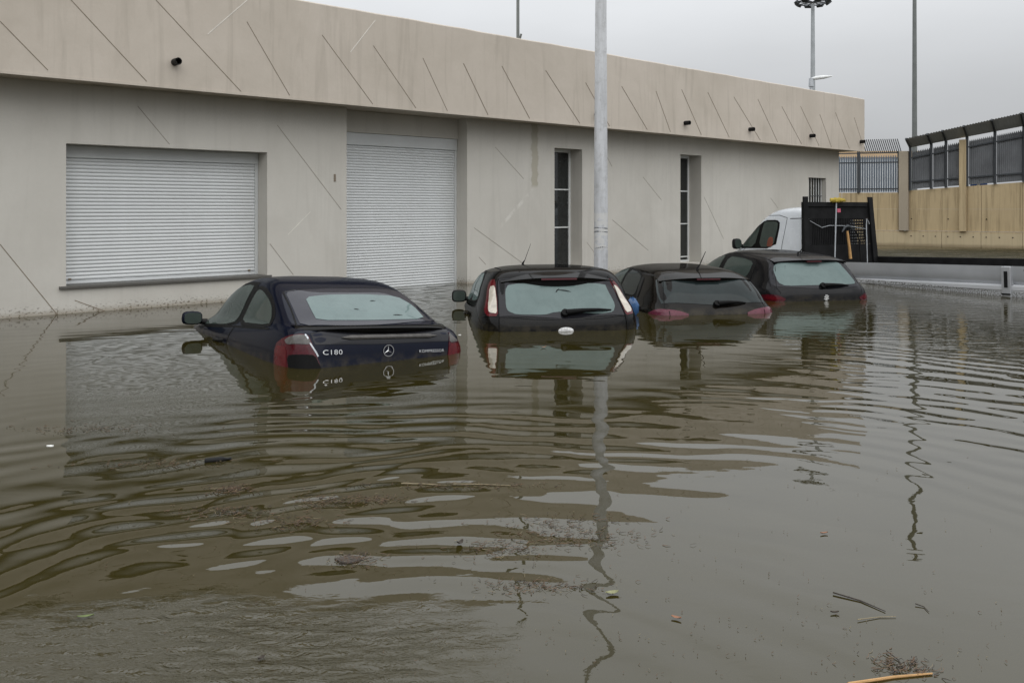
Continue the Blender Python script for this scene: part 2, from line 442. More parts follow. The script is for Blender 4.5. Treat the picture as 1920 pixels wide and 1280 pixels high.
# ------------------------------------------------------------------ building (local x along the facade, y into it)
S0 = 10.0
BU = Vector((0.7308, 0.6826, 0)); BN = Vector((-0.6826, 0.7308, 0))
bl = BN * 13.0 + BU * S0
bld = thing('commercial_building', 'long low beige rendered building with overhanging parapet and white roller shutters', 'building', (bl.x, bl.y, 0), (0, 0, math.atan2(BU.y, BU.x)))
SA, SB = -7.0 - S0, 25.38 - S0
ZB, ZS, ZT = -0.9, 3.10, 4.635
OPEN = [(3.94, 6.894, 0.367, 2.29, 0.32), (8.35, 10.993, ZB, ZS, 0.33), (13.336, 14.175, 0.12, 2.656, 0.34), (17.614, 18.457, 0.10, 2.695, 0.36), (23.606, 24.611, 1.05, 2.283, 0.16)]
OPEN = [(a - S0, b - S0, c, d, e) for a, b, c, d, e in OPEN]
wb = MB()
sx = sorted({SA, SB, *[o[0] for o in OPEN], *[o[1] for o in OPEN]})
zx = sorted({ZB, ZS, *[o[2] for o in OPEN], *[o[3] for o in OPEN]})
for i in range(len(sx) - 1):
    for k in range(len(zx) - 1):
        cx, cz = (sx[i] + sx[i + 1]) / 2, (zx[k] + zx[k + 1]) / 2
        if any(o[0] < cx < o[1] and o[2] < cz < o[3] for o in OPEN): continue
        wb.quad((sx[i], 0, zx[k]), (sx[i + 1], 0, zx[k]), (sx[i + 1], 0, zx[k + 1]), (sx[i], 0, zx[k + 1]))
for a, b, c, d, e in OPEN:
    D = e + 0.1
    wb.quad((a, 0, c), (a, 0, d), (a, D, d), (a, D, c)); wb.quad((b, 0, c), (b, D, c), (b, D, d), (b, 0, d))
    if d < ZS: wb.quad((a, 0, d), (b, 0, d), (b, D, d), (a, D, d))
    if c > ZB: wb.quad((a, 0, c), (a, D, c), (b, D, c), (b, 0, c))
wb.quad((SB, 0, ZB), (SB, 9, ZB), (SB, 9, ZS), (SB, 0, ZS))
wb.quad((SA, 0, ZB), (SA, 0, ZS), (SA, 9, ZS), (SA, 9, ZB))
wb.quad((SA, 9, ZB), (SA, 9, ZS), (SB, 9, ZS), (SB, 9, ZB))
wall_o = wb.build('wall', M_WALL, bld, fixn=False)
# parapet: subdivided so its top edge is not ruler-straight
FY = -0.55
FE = 25.86 - S0
n_f = 90
rows = [[], [], [], [], [], []]
for i in range(n_f + 1):
    s = SA - 1 + (FE - SA + 1) * i / n_f
    j = random.uniform(-0.006, 0.006); j2 = random.uniform(-0.004, 0.004)
    rows[0].append((s, 9.4, ZS)); rows[1].append((s, FY, ZS + j2)); rows[2].append((s, FY, ZT + j - 0.02)); rows[3].append((s, FY + 0.02, ZT + j))
    rows[4].append((s, FY + 0.30, ZT + j)); rows[5].append((s, FY + 0.30, 4.25))
fm = MB(); fm.grid(rows)
fm.add([rows[k][-1] for k in range(1, 6)] + [(FE, 9.4, 4.25), (FE, 9.4, ZS)], [(0, 1, 2, 3, 4, 5, 6)])
fm.quad((SA - 1, FY + .3, 4.25), (FE, FY + .3, 4.25), (FE, 9.4, 4.25), (SA - 1, 9.4, 4.25))
fascia = fm.build('parapet', M_FASCIA, bld)
rp = MB().box(FE - 0.28, FE - 0.003, FY + 0.304, 9.4, 4.251, ZT - 0.012).build('parapet_return', M_FASCIA, bld)
lip = MB().box(SA, FE - 0.004, FY - 0.006, FY + 0.05, ZS - 0.022, ZS + 0.012).build('drip_edge', M_FASCIA, bld)

FL = [(3.01,3.716,3.557,3.169),(3.831,4.107,4.804,3.146),(4.928,4.279,6.183,3.128),(6.275,4.167,6.977,3.14),(7.546,4.136,8.499,3.125),(8.509,4.086,9.383,3.125),(9.531,3.999,10.073,3.125),(10.44,4.006,11.027,3.125),(11.371,4.058,12.09,3.13),(12.524,4.098,13.501,3.13),(13.676,3.968,14.419,3.125),(14.806,3.996,15.671,3.128),(15.976,3.997,16.496,3.128),(16.913,4.116,17.677,3.125),(17.933,4.144,18.829,3.125),(19.024,4.122,20.211,3.125),(20.095,4.158,21.03,3.125),(21.239,4.057,22.241,3.13),(22.185,4.138,23.173,3.13),(23.214,3.995,23.872,3.125),(24.102,4.11,24.928,3.125),(25.22,4.042,25.761,3.272),(1.6,3.75,2.2,3.14),(0.3,3.8,0.95,3.14)]
def strip(parent, m, a, b, c, d, y, w):
    p, q = Vector((a - S0, y, b)), Vector((c - S0, y, d))
    t = (q - p).normalized(); nn = Vector((-t.z, 0, t.x)) * w / 2
    mb = MB()
    vs = [p + nn, p - nn, q - nn, q + nn]
    mb.add(vs + [v + Vector((0, 0.004, 0)) for v in vs], [(0, 1, 2, 3), (7, 6, 5, 4), (0, 4, 5, 1), (1, 5, 6, 2), (2, 6, 7, 3), (3, 7, 4, 0)])
    return mb.build('score_line', m, parent)
for i, l in enumerate(FL): strip(fascia, M_GROOVE, *l, FY - 0.003, 0.010 if l[0] < 10 else 0.015)
for l in [(5.669,3.899,6.284,4.491),(8.067,3.929,8.551,4.513),(4.0,4.25,4.3,4.55)]: strip(fascia, M_GROOVE_L, *l, FY - 0.003, 0.011)
WL = [(3.143,0.954,3.826,0.0),(4.048,0.172,4.43,0.0),(4.889,2.862,5.347,2.341),(7.069,2.726,8.246,1.393),(6.94,0.859,7.351,0.352),(11.706,2.588,12.461,1.998),(11.164,1.047,12.403,0.342),(11.284,0.489,11.459,0.34),(16.206,2.122,16.881,1.605),(15.145,1.163,16.4,0.452),(14.314,0.695,14.551,0.471),(14.95,2.556,15.137,2.323),(18.568,1.694,19.406,0.644),(21.602,1.691,21.986,1.411)]
for i, l in enumerate(WL): strip(wall_o, M_GROOVE if i in (0, 1) else M_GROOVE_G, *l, -0.002, 0.011)
strip(wall_o, M_GROOVE_L, 7.256, 0.995, 7.661, 1.359, -0.002, 0.010)
MB().box(8.10 - S0, 8.135 - S0, -0.008, 0.004, 1.86, 1.98).build('wall_hook', M_GROOVE, wall_o)
for s, z in [(5.189,3.45),(13.985,3.339),(17.034,3.358),(19.706,3.37),(22.692,3.373),(25.594,3.358)]:
    mb = MB(); a = s - S0
    ro, ri, n = 0.05, 0.040, 16
    rr = []
    for (yy, r_) in ((FY + 0.02, ro), (FY - 0.14, ro), (FY - 0.14, ri), (FY + 0.01, ri)):
        rr.append([(a + r_ * math.cos(2 * math.pi * k / n), yy, z + r_ * math.sin(2 * math.pi * k / n)) for k in range(n)])
    mb.grid(rr, closed=True)
    mb.build('drain_spout', M_BLACK, fascia, smooth=True)

# roller shutters, slat by slat
def slat_mesh(w, pitch):
    prof = []
    for k in range(7):
        a = math.pi * k / 6
        prof.append((-0.011 * math.sin(a) , -pitch * 0.46 + pitch * 0.92 * k / 6))
    mb = MB()
    mb.grid([[(x, p[0], p[1]) for p in prof] for x in (-w / 2, w / 2)])
    mb.add([(-w / 2, 0.006, -pitch / 2), (w / 2, 0.006, -pitch / 2), (w / 2, 0.006, pitch / 2), (-w / 2, 0.006, pitch / 2)], [(0, 1, 2, 3)])
    me_o = mb.build('slat', M_SHUT, None, smooth=True, angle=50)
    me = me_o.data; bpy.data.objects.remove(me_o)
    return me
def shutter(a, b, z0, z1, box_h, y, nslat, header_top=None):
    a += 0.004; b -= 0.004
    sh = MB().box(a, b, y - 0.04, y + 0.12, z1 - box_h, z1 - 0.004).build('roller_shutter', M_SHUTBOX, bld, bevel=0.008)
    for (p, q) in ((a, a + 0.035), (b - 0.05, b)):
        MB().box(p, q, y - 0.025, y + 0.05, z0 + 0.003, z1 - box_h - 0.002).build('guide_rail', M_SHUTBOX, sh)
    pitch = (z1 - box_h - z0 - 0.055) / nslat
    me = slat_mesh(b - a - 0.088, pitch)
    for k in range(nslat):
        share('slat', me, sh, ((a + 0.035 + b - 0.05) / 2, y + random.uniform(-.0008, .0008), z0 + 0.055 + pitch * (k + 0.5)), (R(random.gauss(0, 1.6)), 0, 0))
    MB().box(a + 0.036, b - 0.051, y - 0.014, y + 0.012, z0 + 0.006, z0 + 0.05).build('bottom_bar', M_SHUT, sh, bevel=0.004)
    return sh
a, b, c, d, e = OPEN[0]
sh1 = shutter(a, b, c, d, 0.175, e, 33)
for s in (a + 0.12, b - 0.17): MB().box(s, s + 0.035, e - 0.03, e - 0.015, c + 0.06, c + 0.085).build('latch', M_GROOVE, sh1)
MB().box(a - 0.09, b + 0.06, -0.045, 0.36, c - 0.035, c + 0.004).build('window_sill', M_SILL, bld, bevel=0.006)
a, b, c, d, e = OPEN[1]
MB().box(a + 0.002, b - 0.002, e - 0.06, e + 0.2, 2.725, ZS - 0.003).build('door_header', M_WALL, bld)
shutter(a, b, -0.55, 2.725, 0.215, e, 62)
# slot windows
def slot(o, mull, nfr=0.045):
    a, b, c, d, e = o
    fr = MB()
    fr.box(a, a + 0.10, e, e + 0.05, c, d); fr.box(b - 0.05, b, e, e + 0.05, c, d)
    fr.box(a + 0.101, b - 0.051, e, e + 0.05, d - 0.06, d); fr.box(a + 0.101, b - 0.051, e, e + 0.05, c, c + 0.05)
    f = fr.build('slot_window', M_WHITE, bld)
    zs = [c + 0.05] + mull + [d - 0.06]
    for z in mull: MB().box(a + 0.101, b - 0.051, e - 0.004, e + 0.045, z - 0.013, z + 0.013).build('glazing_bar', M_WHITE, f)
    for p, q in zip(zs[:-1], zs[1:]): MB().box(a + 0.101, b - 0.051, e + 0.022, e + 0.03, p + 0.012, q - 0.012).build('pane', M_PANE, f)
slot(OPEN[2], [1.01, 1.81]); slot(OPEN[3], [0.23, 1.035, 1.83])
a, b, c, d, e = OPEN[4]
f = MB().box(a, b, e + 0.03, e + 0.05, c, d).build('barred_window', M_PANE, bld)
for k in range(7):
    s = a + 0.09 + k * (b - a - 0.14) / 6
    MB().tube([(s, e - 0.03, c), (s, e - 0.03, d)], 0.012, 6).build('bar', M_WHITE, f)
for z in (c + 0.25, (c + d) / 2 + 0.1): MB().box(a, b, e - 0.04, e - 0.02, z - 0.012, z + 0.012).build('cross_bar', M_IRON, f)

# ------------------------------------------------------------------ poles
def pole_mb(h, r0, r1, base=-0.6, n=16):
    return MB().tube([(0, 0, base), (0, 0, h * 0.33), (0, 0, h * 0.66), (0, 0, h)], [r0, r0 + (r1 - r0) * .33, r0 + (r1 - r0) * .66, r1], n)
def lamppost_mat():
    m = bpy.data.materials.new('weathered_post'); m.use_nodes = True
    t = NT(m); b = m.node_tree.nodes['Principled BSDF']; v = t.obj(); x, y, z = t.xyz(v)
    n = t.rng(t.noise(t.mapping(v, (6, 6, 0.7)), 1.5, 6, 0.65), 0.35, 0.7)
    n2 = t.rng(t.noise(v, 9, 6, 0.7), 0.5, 0.68)
    c = t.mix(n, (0.56, 0.57, 0.585), (0.38, 0.385, 0.39))
    c = t.mix(t.math('MULTIPLY', n2, 0.35), c, (0.20, 0.19, 0.17))
    pap = t.math('MULTIPLY', t.rng(t.noise(t.mapping(v, (1, 1, 1.5)), 8, 3), 0.44, 0.47), t.math('MULTIPLY', t.rng(z, .72, .75), t.rng(z, 1.32, 1.35, 1, 0)))
    c = t.mix(t.math('MULTIPLY', pap, 0.65), c, (0.58, 0.57, 0.54))
    t.link(c, b.inputs['Base Color']); b.inputs['Roughness'].default_value = 0.6
    return m
M_POST = lamppost_mat()
lp = thing('lamp_post', 'tall pale grey steel lamp post standing in the water behind the black hatchback', 'lamp post', (1.47, 15.0, 0))
MB().tube([(0, 0, -.6), (0, 0, 1.5), (0, 0, 5.1), (0, 0, 5.25), (0, 0, 7.6)], [.116, .114, .092, .045, .035], 24).build('post', M_POST, lp, smooth=True)
for z in (0.76, 1.02, 1.08):
    mb = MB(); nseg = 30; rr = [[], []]
    for k in range(nseg):
        a = 2 * math.pi * k / nseg; r_ = 0.1145
        w = 0.012 + 0.012 * math.sin(3 * a + z * 9)
        rr[0].append((r_ * math.cos(a), r_ * math.sin(a), z + 0.010 * math.sin(2 * a + z * 5))); rr[1].append((r_ * math.cos(a), r_ * math.sin(a), z + w * 0.6 + 0.006 + 0.010 * math.sin(2 * a + z * 5)))
    mb.grid(rr, closed=True).build('tape_remnant', M_IRON, lp, smooth=True)
MB().tube([(0, 0, 7.5), (0.1, -0.2, 7.8), (0.3, -0.7, 7.95)], 0.028, 8).build('arm', M_GALV, lp, smooth=True)
MB().box(0.2, 0.44, -1.25, -.68, 7.91, 8.0).build('lamp_head', M_GALV, lp, bevel=0.03)

tp = thing('light_pole', 'thin tall dark grey pole rising behind the grey fence', 'pole', (17.76, 40.0, 0))
pole_mb(13.4, 0.125, 0.07).build('post', M_DKPOLE, tp, smooth=True)
MB().box(-0.32, 0.32, -0.16, 0.16, 13.4, 13.56).build('lamp_head', M_DKPOLE, tp, bevel=0.04)
fl = thing('floodlight_mast', 'grey floodlight mast with a crown of lamps behind the beige building', 'floodlight mast', (14.93, 45.0, 0))
pole_mb(11.55, 0.165, 0.085).build('post', M_GREYPOLE, fl, smooth=True)
mb = MB(); n = 20
mb.tube([(0.75 * math.cos(2 * math.pi * k / n), 0.75 * math.sin(2 * math.pi * k / n), 11.62) for k in range(n + 1)], 0.035, 6)
for k in range(4):
    a = math.pi * k / 4
    mb.bar((-0.75 * math.cos(a), -0.75 * math.sin(a), 11.62), (0.75 * math.cos(a), 0.75 * math.sin(a), 11.62), 0.05, 0.05)
mb.build('lamp_ring', M_IRON, fl, smooth=True)
for k in range(8):
    a = 2 * math.pi * k / 8
    MB().box(-0.16, 0.16, -0.07, 0.07, -0.11, 0.11).build('floodlight', M_IRON, fl, bevel=0.02)
    o = COL.objects[-1]; o.location = (0.78 * math.cos(a), 0.78 * math.sin(a), 11.60); o.rotation_euler = (R(50), 0, a + R(90))
sl = thing('street_lamp', 'small white street lamp with one angled arm peeking over the parapet', 'street lamp', (11.55, 35.0, 0))
pole_mb(6.15, 0.075, 0.06).build('post', M_GALV, sl, smooth=True)
MB().tube([(0, 0, 6.10), (0, 0, 6.42)], [0.10, 0.085], 10).build('bracket', M_GALV, sl, smooth=True)
MB().tube([(0.0, 0, 6.40), (0.18, 0, 6.43), (0.5, 0, 6.47), (0.80, 0, 6.50)], [0.035, 0.075, 0.07, 0.02], 10).build('lamp_head', M_WHITE, sl, smooth=True)
rm = thing('roof_mast', 'thin roof mast with a small bracket above the parapet', 'mast', (0.125, 19.2, 0))
MB().tube([(0, 0, 4.2), (0, 0, 8.2)], [0.035, 0.03], 8).build('post', M_DKPOLE, rm, smooth=True)
MB().tube([(0.0, 0, 5.0), (0.05, 0, 5.02), (0.07, -0.02, 5.10)], 0.022, 8).build('bracket', M_DKPOLE, rm, smooth=True)

# ------------------------------------------------------------------ retaining wall and fences
def wall_extra2(t, c, v, x, y, z):
    st = t.rng(t.noise(t.mapping(v, (9, 9, 0.35)), 1.0, 6, 0.65), 0.50, 0.72)
    c = t.mix(t.math('MULTIPLY', st, 0.8), c, (0.17, 0.13, 0.07))
    lo = t.rng(z, 0.48, 0.56, 1, 0, True)
    c = t.mix(t.math('MULTIPLY', lo, 0.55), c, (0.47, 0.40, 0.27))
    wet = t.rng(t.math('ADD', z, t.math('MULTIPLY', t.noise(v, 1.5, 4), 0.12)), 0.08, 0.22, 1, 0, True)
    return t.mix(t.math('MULTIPLY', wet, 0.7), c, (0.17, 0.13, 0.075))
M_CONC = stucco('stained_concrete', (0.47, 0.37, 0.225), (0.37, 0.285, 0.165), 0.3, wall_extra2)
M_CONCP = stucco('post_concrete', (0.36, 0.31, 0.24), (0.28, 0.24, 0.18), 0.3)
P0 = Vector((11.6, 35.1, 0)); P1 = Vector((14.72, 34.0, 0)); P2 = Vector((17.8, 31.6, 0)); P3 = Vector((25.5, 25.6, 0))
rw = thing('retaining_wall', 'stained tan concrete retaining wall with posts across the flooded yard', 'wall', (P1.x, P1.y, 0))
def L(p): return Vector(p) - Vector((P1.x, P1.y, 0))
def seg_frame(a, b):
    d = (b - a); ln = d.length; d.normalize(); nn = Vector((d.y, -d.x, 0))
    if nn.y > 0: nn = -nn
    return d, nn, ln
def slab(a, b, z0, za, zb, thick, off):
    d, nn, ln = seg_frame(a, b)
    v = []
    for p, zt in ((a, za), (b, zb)):
        for o_ in (off, off - thick):
            q = p + nn * o_
            v += [(q.x, q.y, z0), (q.x, q.y, zt)]
    return MB().add([L(q) for q in v], [(0, 4, 5, 1), (2, 3, 7, 6), (1, 5, 7, 3), (0, 2, 6, 4), (0, 1, 3, 2), (4, 6, 7, 5)])
ZW = lambda p: 2.06 + (p - P1).dot((P2 - P1).normalized()) * 0.066
LEN3 = (P3 - P1).length
# wall in cast panels, joint between them
def panels(a, b, n, ztop):
    d, nn, ln = seg_frame(a, b)
    for k in range(n):
        p = a + d * (ln * k / n + 0.006); q = a + d * (ln * (k + 1) / n - 0.006)
        slab(p, q, 0.58, 1.377, 1.377, 0.3, random.uniform(-0.006, 0.006)).build('cast_panel', M_CONC, rw)
        slab(p, q, 1.38, ztop(p), ztop(q), 0.3, random.uniform(-0.006, 0.006)).build('cast_panel', M_CONC, rw)
        slab(p, q, -0.9, 0.565, 0.565, 0.4, 0.06 + random.uniform(-0.006, 0.006)).build('footing_panel', M_CONC, rw)
panels(P0, P1, 3, lambda p: 2.0)
panels(P1, P2, 3, ZW)
panels(P2, P3, 6, ZW)
d3, n3, l3 = seg_frame(P1, P2)
for k in range(22):    # tie holes
    for z in (0.38, 1.02):
        p = P1 + d3 * (0.25 + k * 0.42) + n3 * (0.068 if z < .5 else 0.008)
        if z > 1 and k % 3: continue
        q = L(p); a_ = math.atan2(d3.y, d3.x)
        o = MB().tube([(0, 0.01, 0), (0, -0.006, 0)], 0.022, 8).build('tie_hole', M_BLACK, rw)
        o.location = (q.x, q.y, z); o.rotation_euler = (0, 0, a_)
def cpost(p, w, z1, m):
    d, nn, ln = seg_frame(P1, P2)
    q = L(p + nn * 0.05)
    o = MB().box(-w / 2, w / 2, -0.12, 0.12, 0.575, z1).build('concrete_post', m, rw, bevel=0.012)
    o.location = (q.x, q.y, 0); o.rotation_euler = (0, 0, math.atan2(d.y, d.x))
cpost(P1 + Vector((0.0, 0, 0)), 0.33, 3.54, M_CONCP)
cpost(P1 + d3 * 2.02, 0.23, 3.88, M_CONC)

# left palisade (open steel pales with bent spikes above)
pf = thing('palisade_fence', 'blue grey palisade fence with bent spikes beside the building corner', 'fence', (P0.x, P0.y, 2.0))
dL, nL, lL = seg_frame(P0, P1)
aL = math.atan2(dL.y, dL.x)
pm = MB().add([(-0.033, 0, 0), (0, -0.02, 0), (0.033, 0, 0), (0.033, 0, 1.30), (0, -0.01, 1.40), (-0.033, 0, 1.30), (0, -0.02, 1.30)], [(0, 1, 6, 5), (1, 2, 3, 6), (6, 3, 4), (5, 6, 4)])
tmp = pm.build('pale', M_PALE, None); me_pale = tmp.data; bpy.data.objects.remove(tmp)
n_p = int(lL / 0.082)
for k in range(n_p):
    s = (k + .5) * lL / n_p - 0.10
    o = share('pale', me_pale, pf, (dL.x * s, dL.y * s, 0.02), (0, 0, aL))
sp = MB().bar((0, 0, 0), (-0.16, -0.25, 0.50), 0.028, 0.014)
tmp = sp.build('spike', M_IRON, None); me_sp = tmp.data; bpy.data.objects.remove(tmp)
for k in range(22):
    s = lL - 1.62 + k * 0.072
    share('spike', me_sp, pf, (dL.x * s, dL.y * s, 1.50), (0, 0, aL))
for z in (0.14, 1.14, 1.50): MB().bar((0, 0, z), (dL.x * (lL - .2), dL.y * (lL - .2), z), 0.05, 0.045).build('rail', M_IRON, pf)
for s in (0.2, lL - 1.62, lL - 0.2): MB().bar((dL.x * s, dL.y * s - .03, 0), (dL.x * s, dL.y * s - .03, 1.55), 0.09, 0.09).build('fence_post', M_IRON, pf)

# right fence: corrugated dark panels, posts, and leaning screen above
rf = thing('screen_fence', 'dark grey security fence with leaning spiked screen on top of the retaining wall', 'fence', (P1.x, P1.y, 2.06))
def LF(p): return Vector(p) - Vector((P1.x, P1.y, 2.06))
stops = [0.22, 0.95, 1.45, 2.15, 3.05, 3.95, 4.9, 5.9, 7.0, 8.2, 9.5, 10.9, 12.4, 13.6]
def zt(s): return 2.06 + s * 0.066
def ztp(s): return 3.47 + s * 0.168      # top of the lower panel
def zlo(s): return 3.64 + s * 0.160      # eaves of the leaning screen
for i, (a, b) in enumerate(zip(stops[:-1], stops[1:])):
    n = max(6, int((b - a) / 0.035))
    low, top, tip = [], [], []
    mb = MB()
    r0, r1, r2 = [], [], []
    for k in range(n + 1):
        s = a + 0.05 + (b - a - 0.1) * k / n
        p = P1 + d3 * s + n3 * (0.007 * (1 if k % 2 else -1))
        r0.append(LF((p.x, p.y, zt(s) + 0.05))); r1.append(LF((p.x, p.y, ztp(s) - 0.07))); r2.append(LF((p.x, p.y, ztp(s) + (0.03 if k % 2 else -0.05))))
    mb.grid([r0, r1, r2])
    mb.build('fence_panel', M_FPANEL, rf, fixn=False)
    for zf in (0.32, -0.22):
        pa, pb = P1 + d3 * (a + .04) + n3 * 0.05, P1 + d3 * (b - .04) + n3 * 0.05
        za, zb_ = (zt(a) + zf, zt(b) + zf) if zf > 0 else (ztp(a) + zf, ztp(b) + zf)
        MB().bar(LF((pa.x, pa.y, za)), LF((pb.x, pb.y, zb_)), 0.04, 0.05).build('rail', M_IRON, rf)
    # leaning screen bay
    mb = MB(); r0, r1, r2 = [], [], []
    n = max(6, int((b - a) / 0.045))
    for k in range(n + 1):
        s = a + (b - a) * k / n
        p = P1 + d3 * s; q = p + n3 * 0.62
        wv = 0.0025 * (1 if k % 2 else -1)
        r0.append(LF((p.x, p.y, zlo(s) + wv))); r1.append(LF((q.x, q.y, zlo(s) + 0.25 + 0.028 * s + wv))); 
        q2 = p + n3 * 0.68
        r2.append(LF((q2.x, q2.y, zlo(s) + 0.025 * s + (0.305 if k % 2 else 0.275))))
    mb.grid([r0, r1, r2]).build('leaning_screen', M_SCREEN, rf, fixn=False)
for s in stops[:-1]:
    p = P1 + d3 * s + n3 * 0.07
    MB().bar(LF((p.x, p.y, zt(s))), LF((p.x, p.y, zlo(s))), 0.075, 0.075).build('fence_post', M_IRON, rf)
    q = P1 + d3 * s + n3 * 0.69
    MB().bar(LF((p.x, p.y, zlo(s) - 0.02)), LF((q.x, q.y, zlo(s) + 0.28 + 0.028 * s)), 0.05, 0.07).build('screen_arm', M_IRON, rf)
p = P1 + d3 * 2.45 - n3 * 0.35
bs = thing('blue_sign', 'small blue and white sign showing under the grey fence', 'sign', (p.x, p.y, 2.05), (0, 0, math.atan2(d3.y, d3.x)))
MB().prism([(-0.28, 0.0), (0.28, 0.0), (0.28, 0.26), (-0.28, 0.26)], 'y', 0, 0.02).build('plate', M_BLUESIGN, bs, bevel=0.004)
MB().prism([(-0.16, 0.02), (-0.09, 0.02), (0.0, 0.17), (0.09, 0.02), (0.16, 0.02), (0.04, 0.235), (-0.04, 0.235)], 'y', -0.006, -0.002).build('white_mark', M_WHITE, bs)
p = P1 + d3 * 4.02 - n3 * 0.3
ts = thing('warning_sign', 'small red edged triangular sign at the foot of the grey fence', 'sign', (p.x, p.y, 2.28), (0, 0, math.atan2(d3.y, d3.x)))
MB().prism([(-0.2, 0.30), (0.2, 0.30), (0, 0.0)], 'y', 0, 0.02).build('plate', M_RED, ts)
MB().prism([(-0.11, 0.25), (0.11, 0.25), (0, 0.09)], 'y', -0.006, -0.002).build('white_mark', M_WHITE, ts)
fb = thing('pale_building', 'distant pale building with tan cornice seen through the fence', 'building', (24.5, 62.0, 0))
MB().box(-4, 4, 0, 8, -0.5, 4.85).build('wall', M_FARW, fb)
MB().box(-4.1, 4.1, -0.12, 8.1, 4.86, 5.3).build('cornice', M_TAN, fb)

# ------------------------------------------------------------------ vehicles: body from stacked plan outlines, features laid on its skin
def pchip(xs, ys, q):
    xs = np.array(xs, float); ys = np.array(ys, float); h = np.diff(xs); dl = np.diff(ys) / h
    m = np.zeros(len(xs))
    for i in range(1, len(xs) - 1):
        if dl[i - 1] * dl[i] > 0:
            w1 = 2 * h[i] + h[i - 1]; w2 = h[i] + 2 * h[i - 1]
            m[i] = (w1 + w2) / (w1 / dl[i - 1] + w2 / dl[i])
    m[0] = dl[0]; m[-1] = dl[-1]
    i = np.clip(np.searchsorted(xs, q) - 1, 0, len(xs) - 2)
    t = (q - xs[i]) / h[i]
    return ys[i] * (1 + 2 * t) * (1 - t) ** 2 + m[i] * h[i] * t * (1 - t) ** 2 + ys[i + 1] * t * t * (3 - 2 * t) + m[i + 1] * h[i] * t * t * (t - 1)

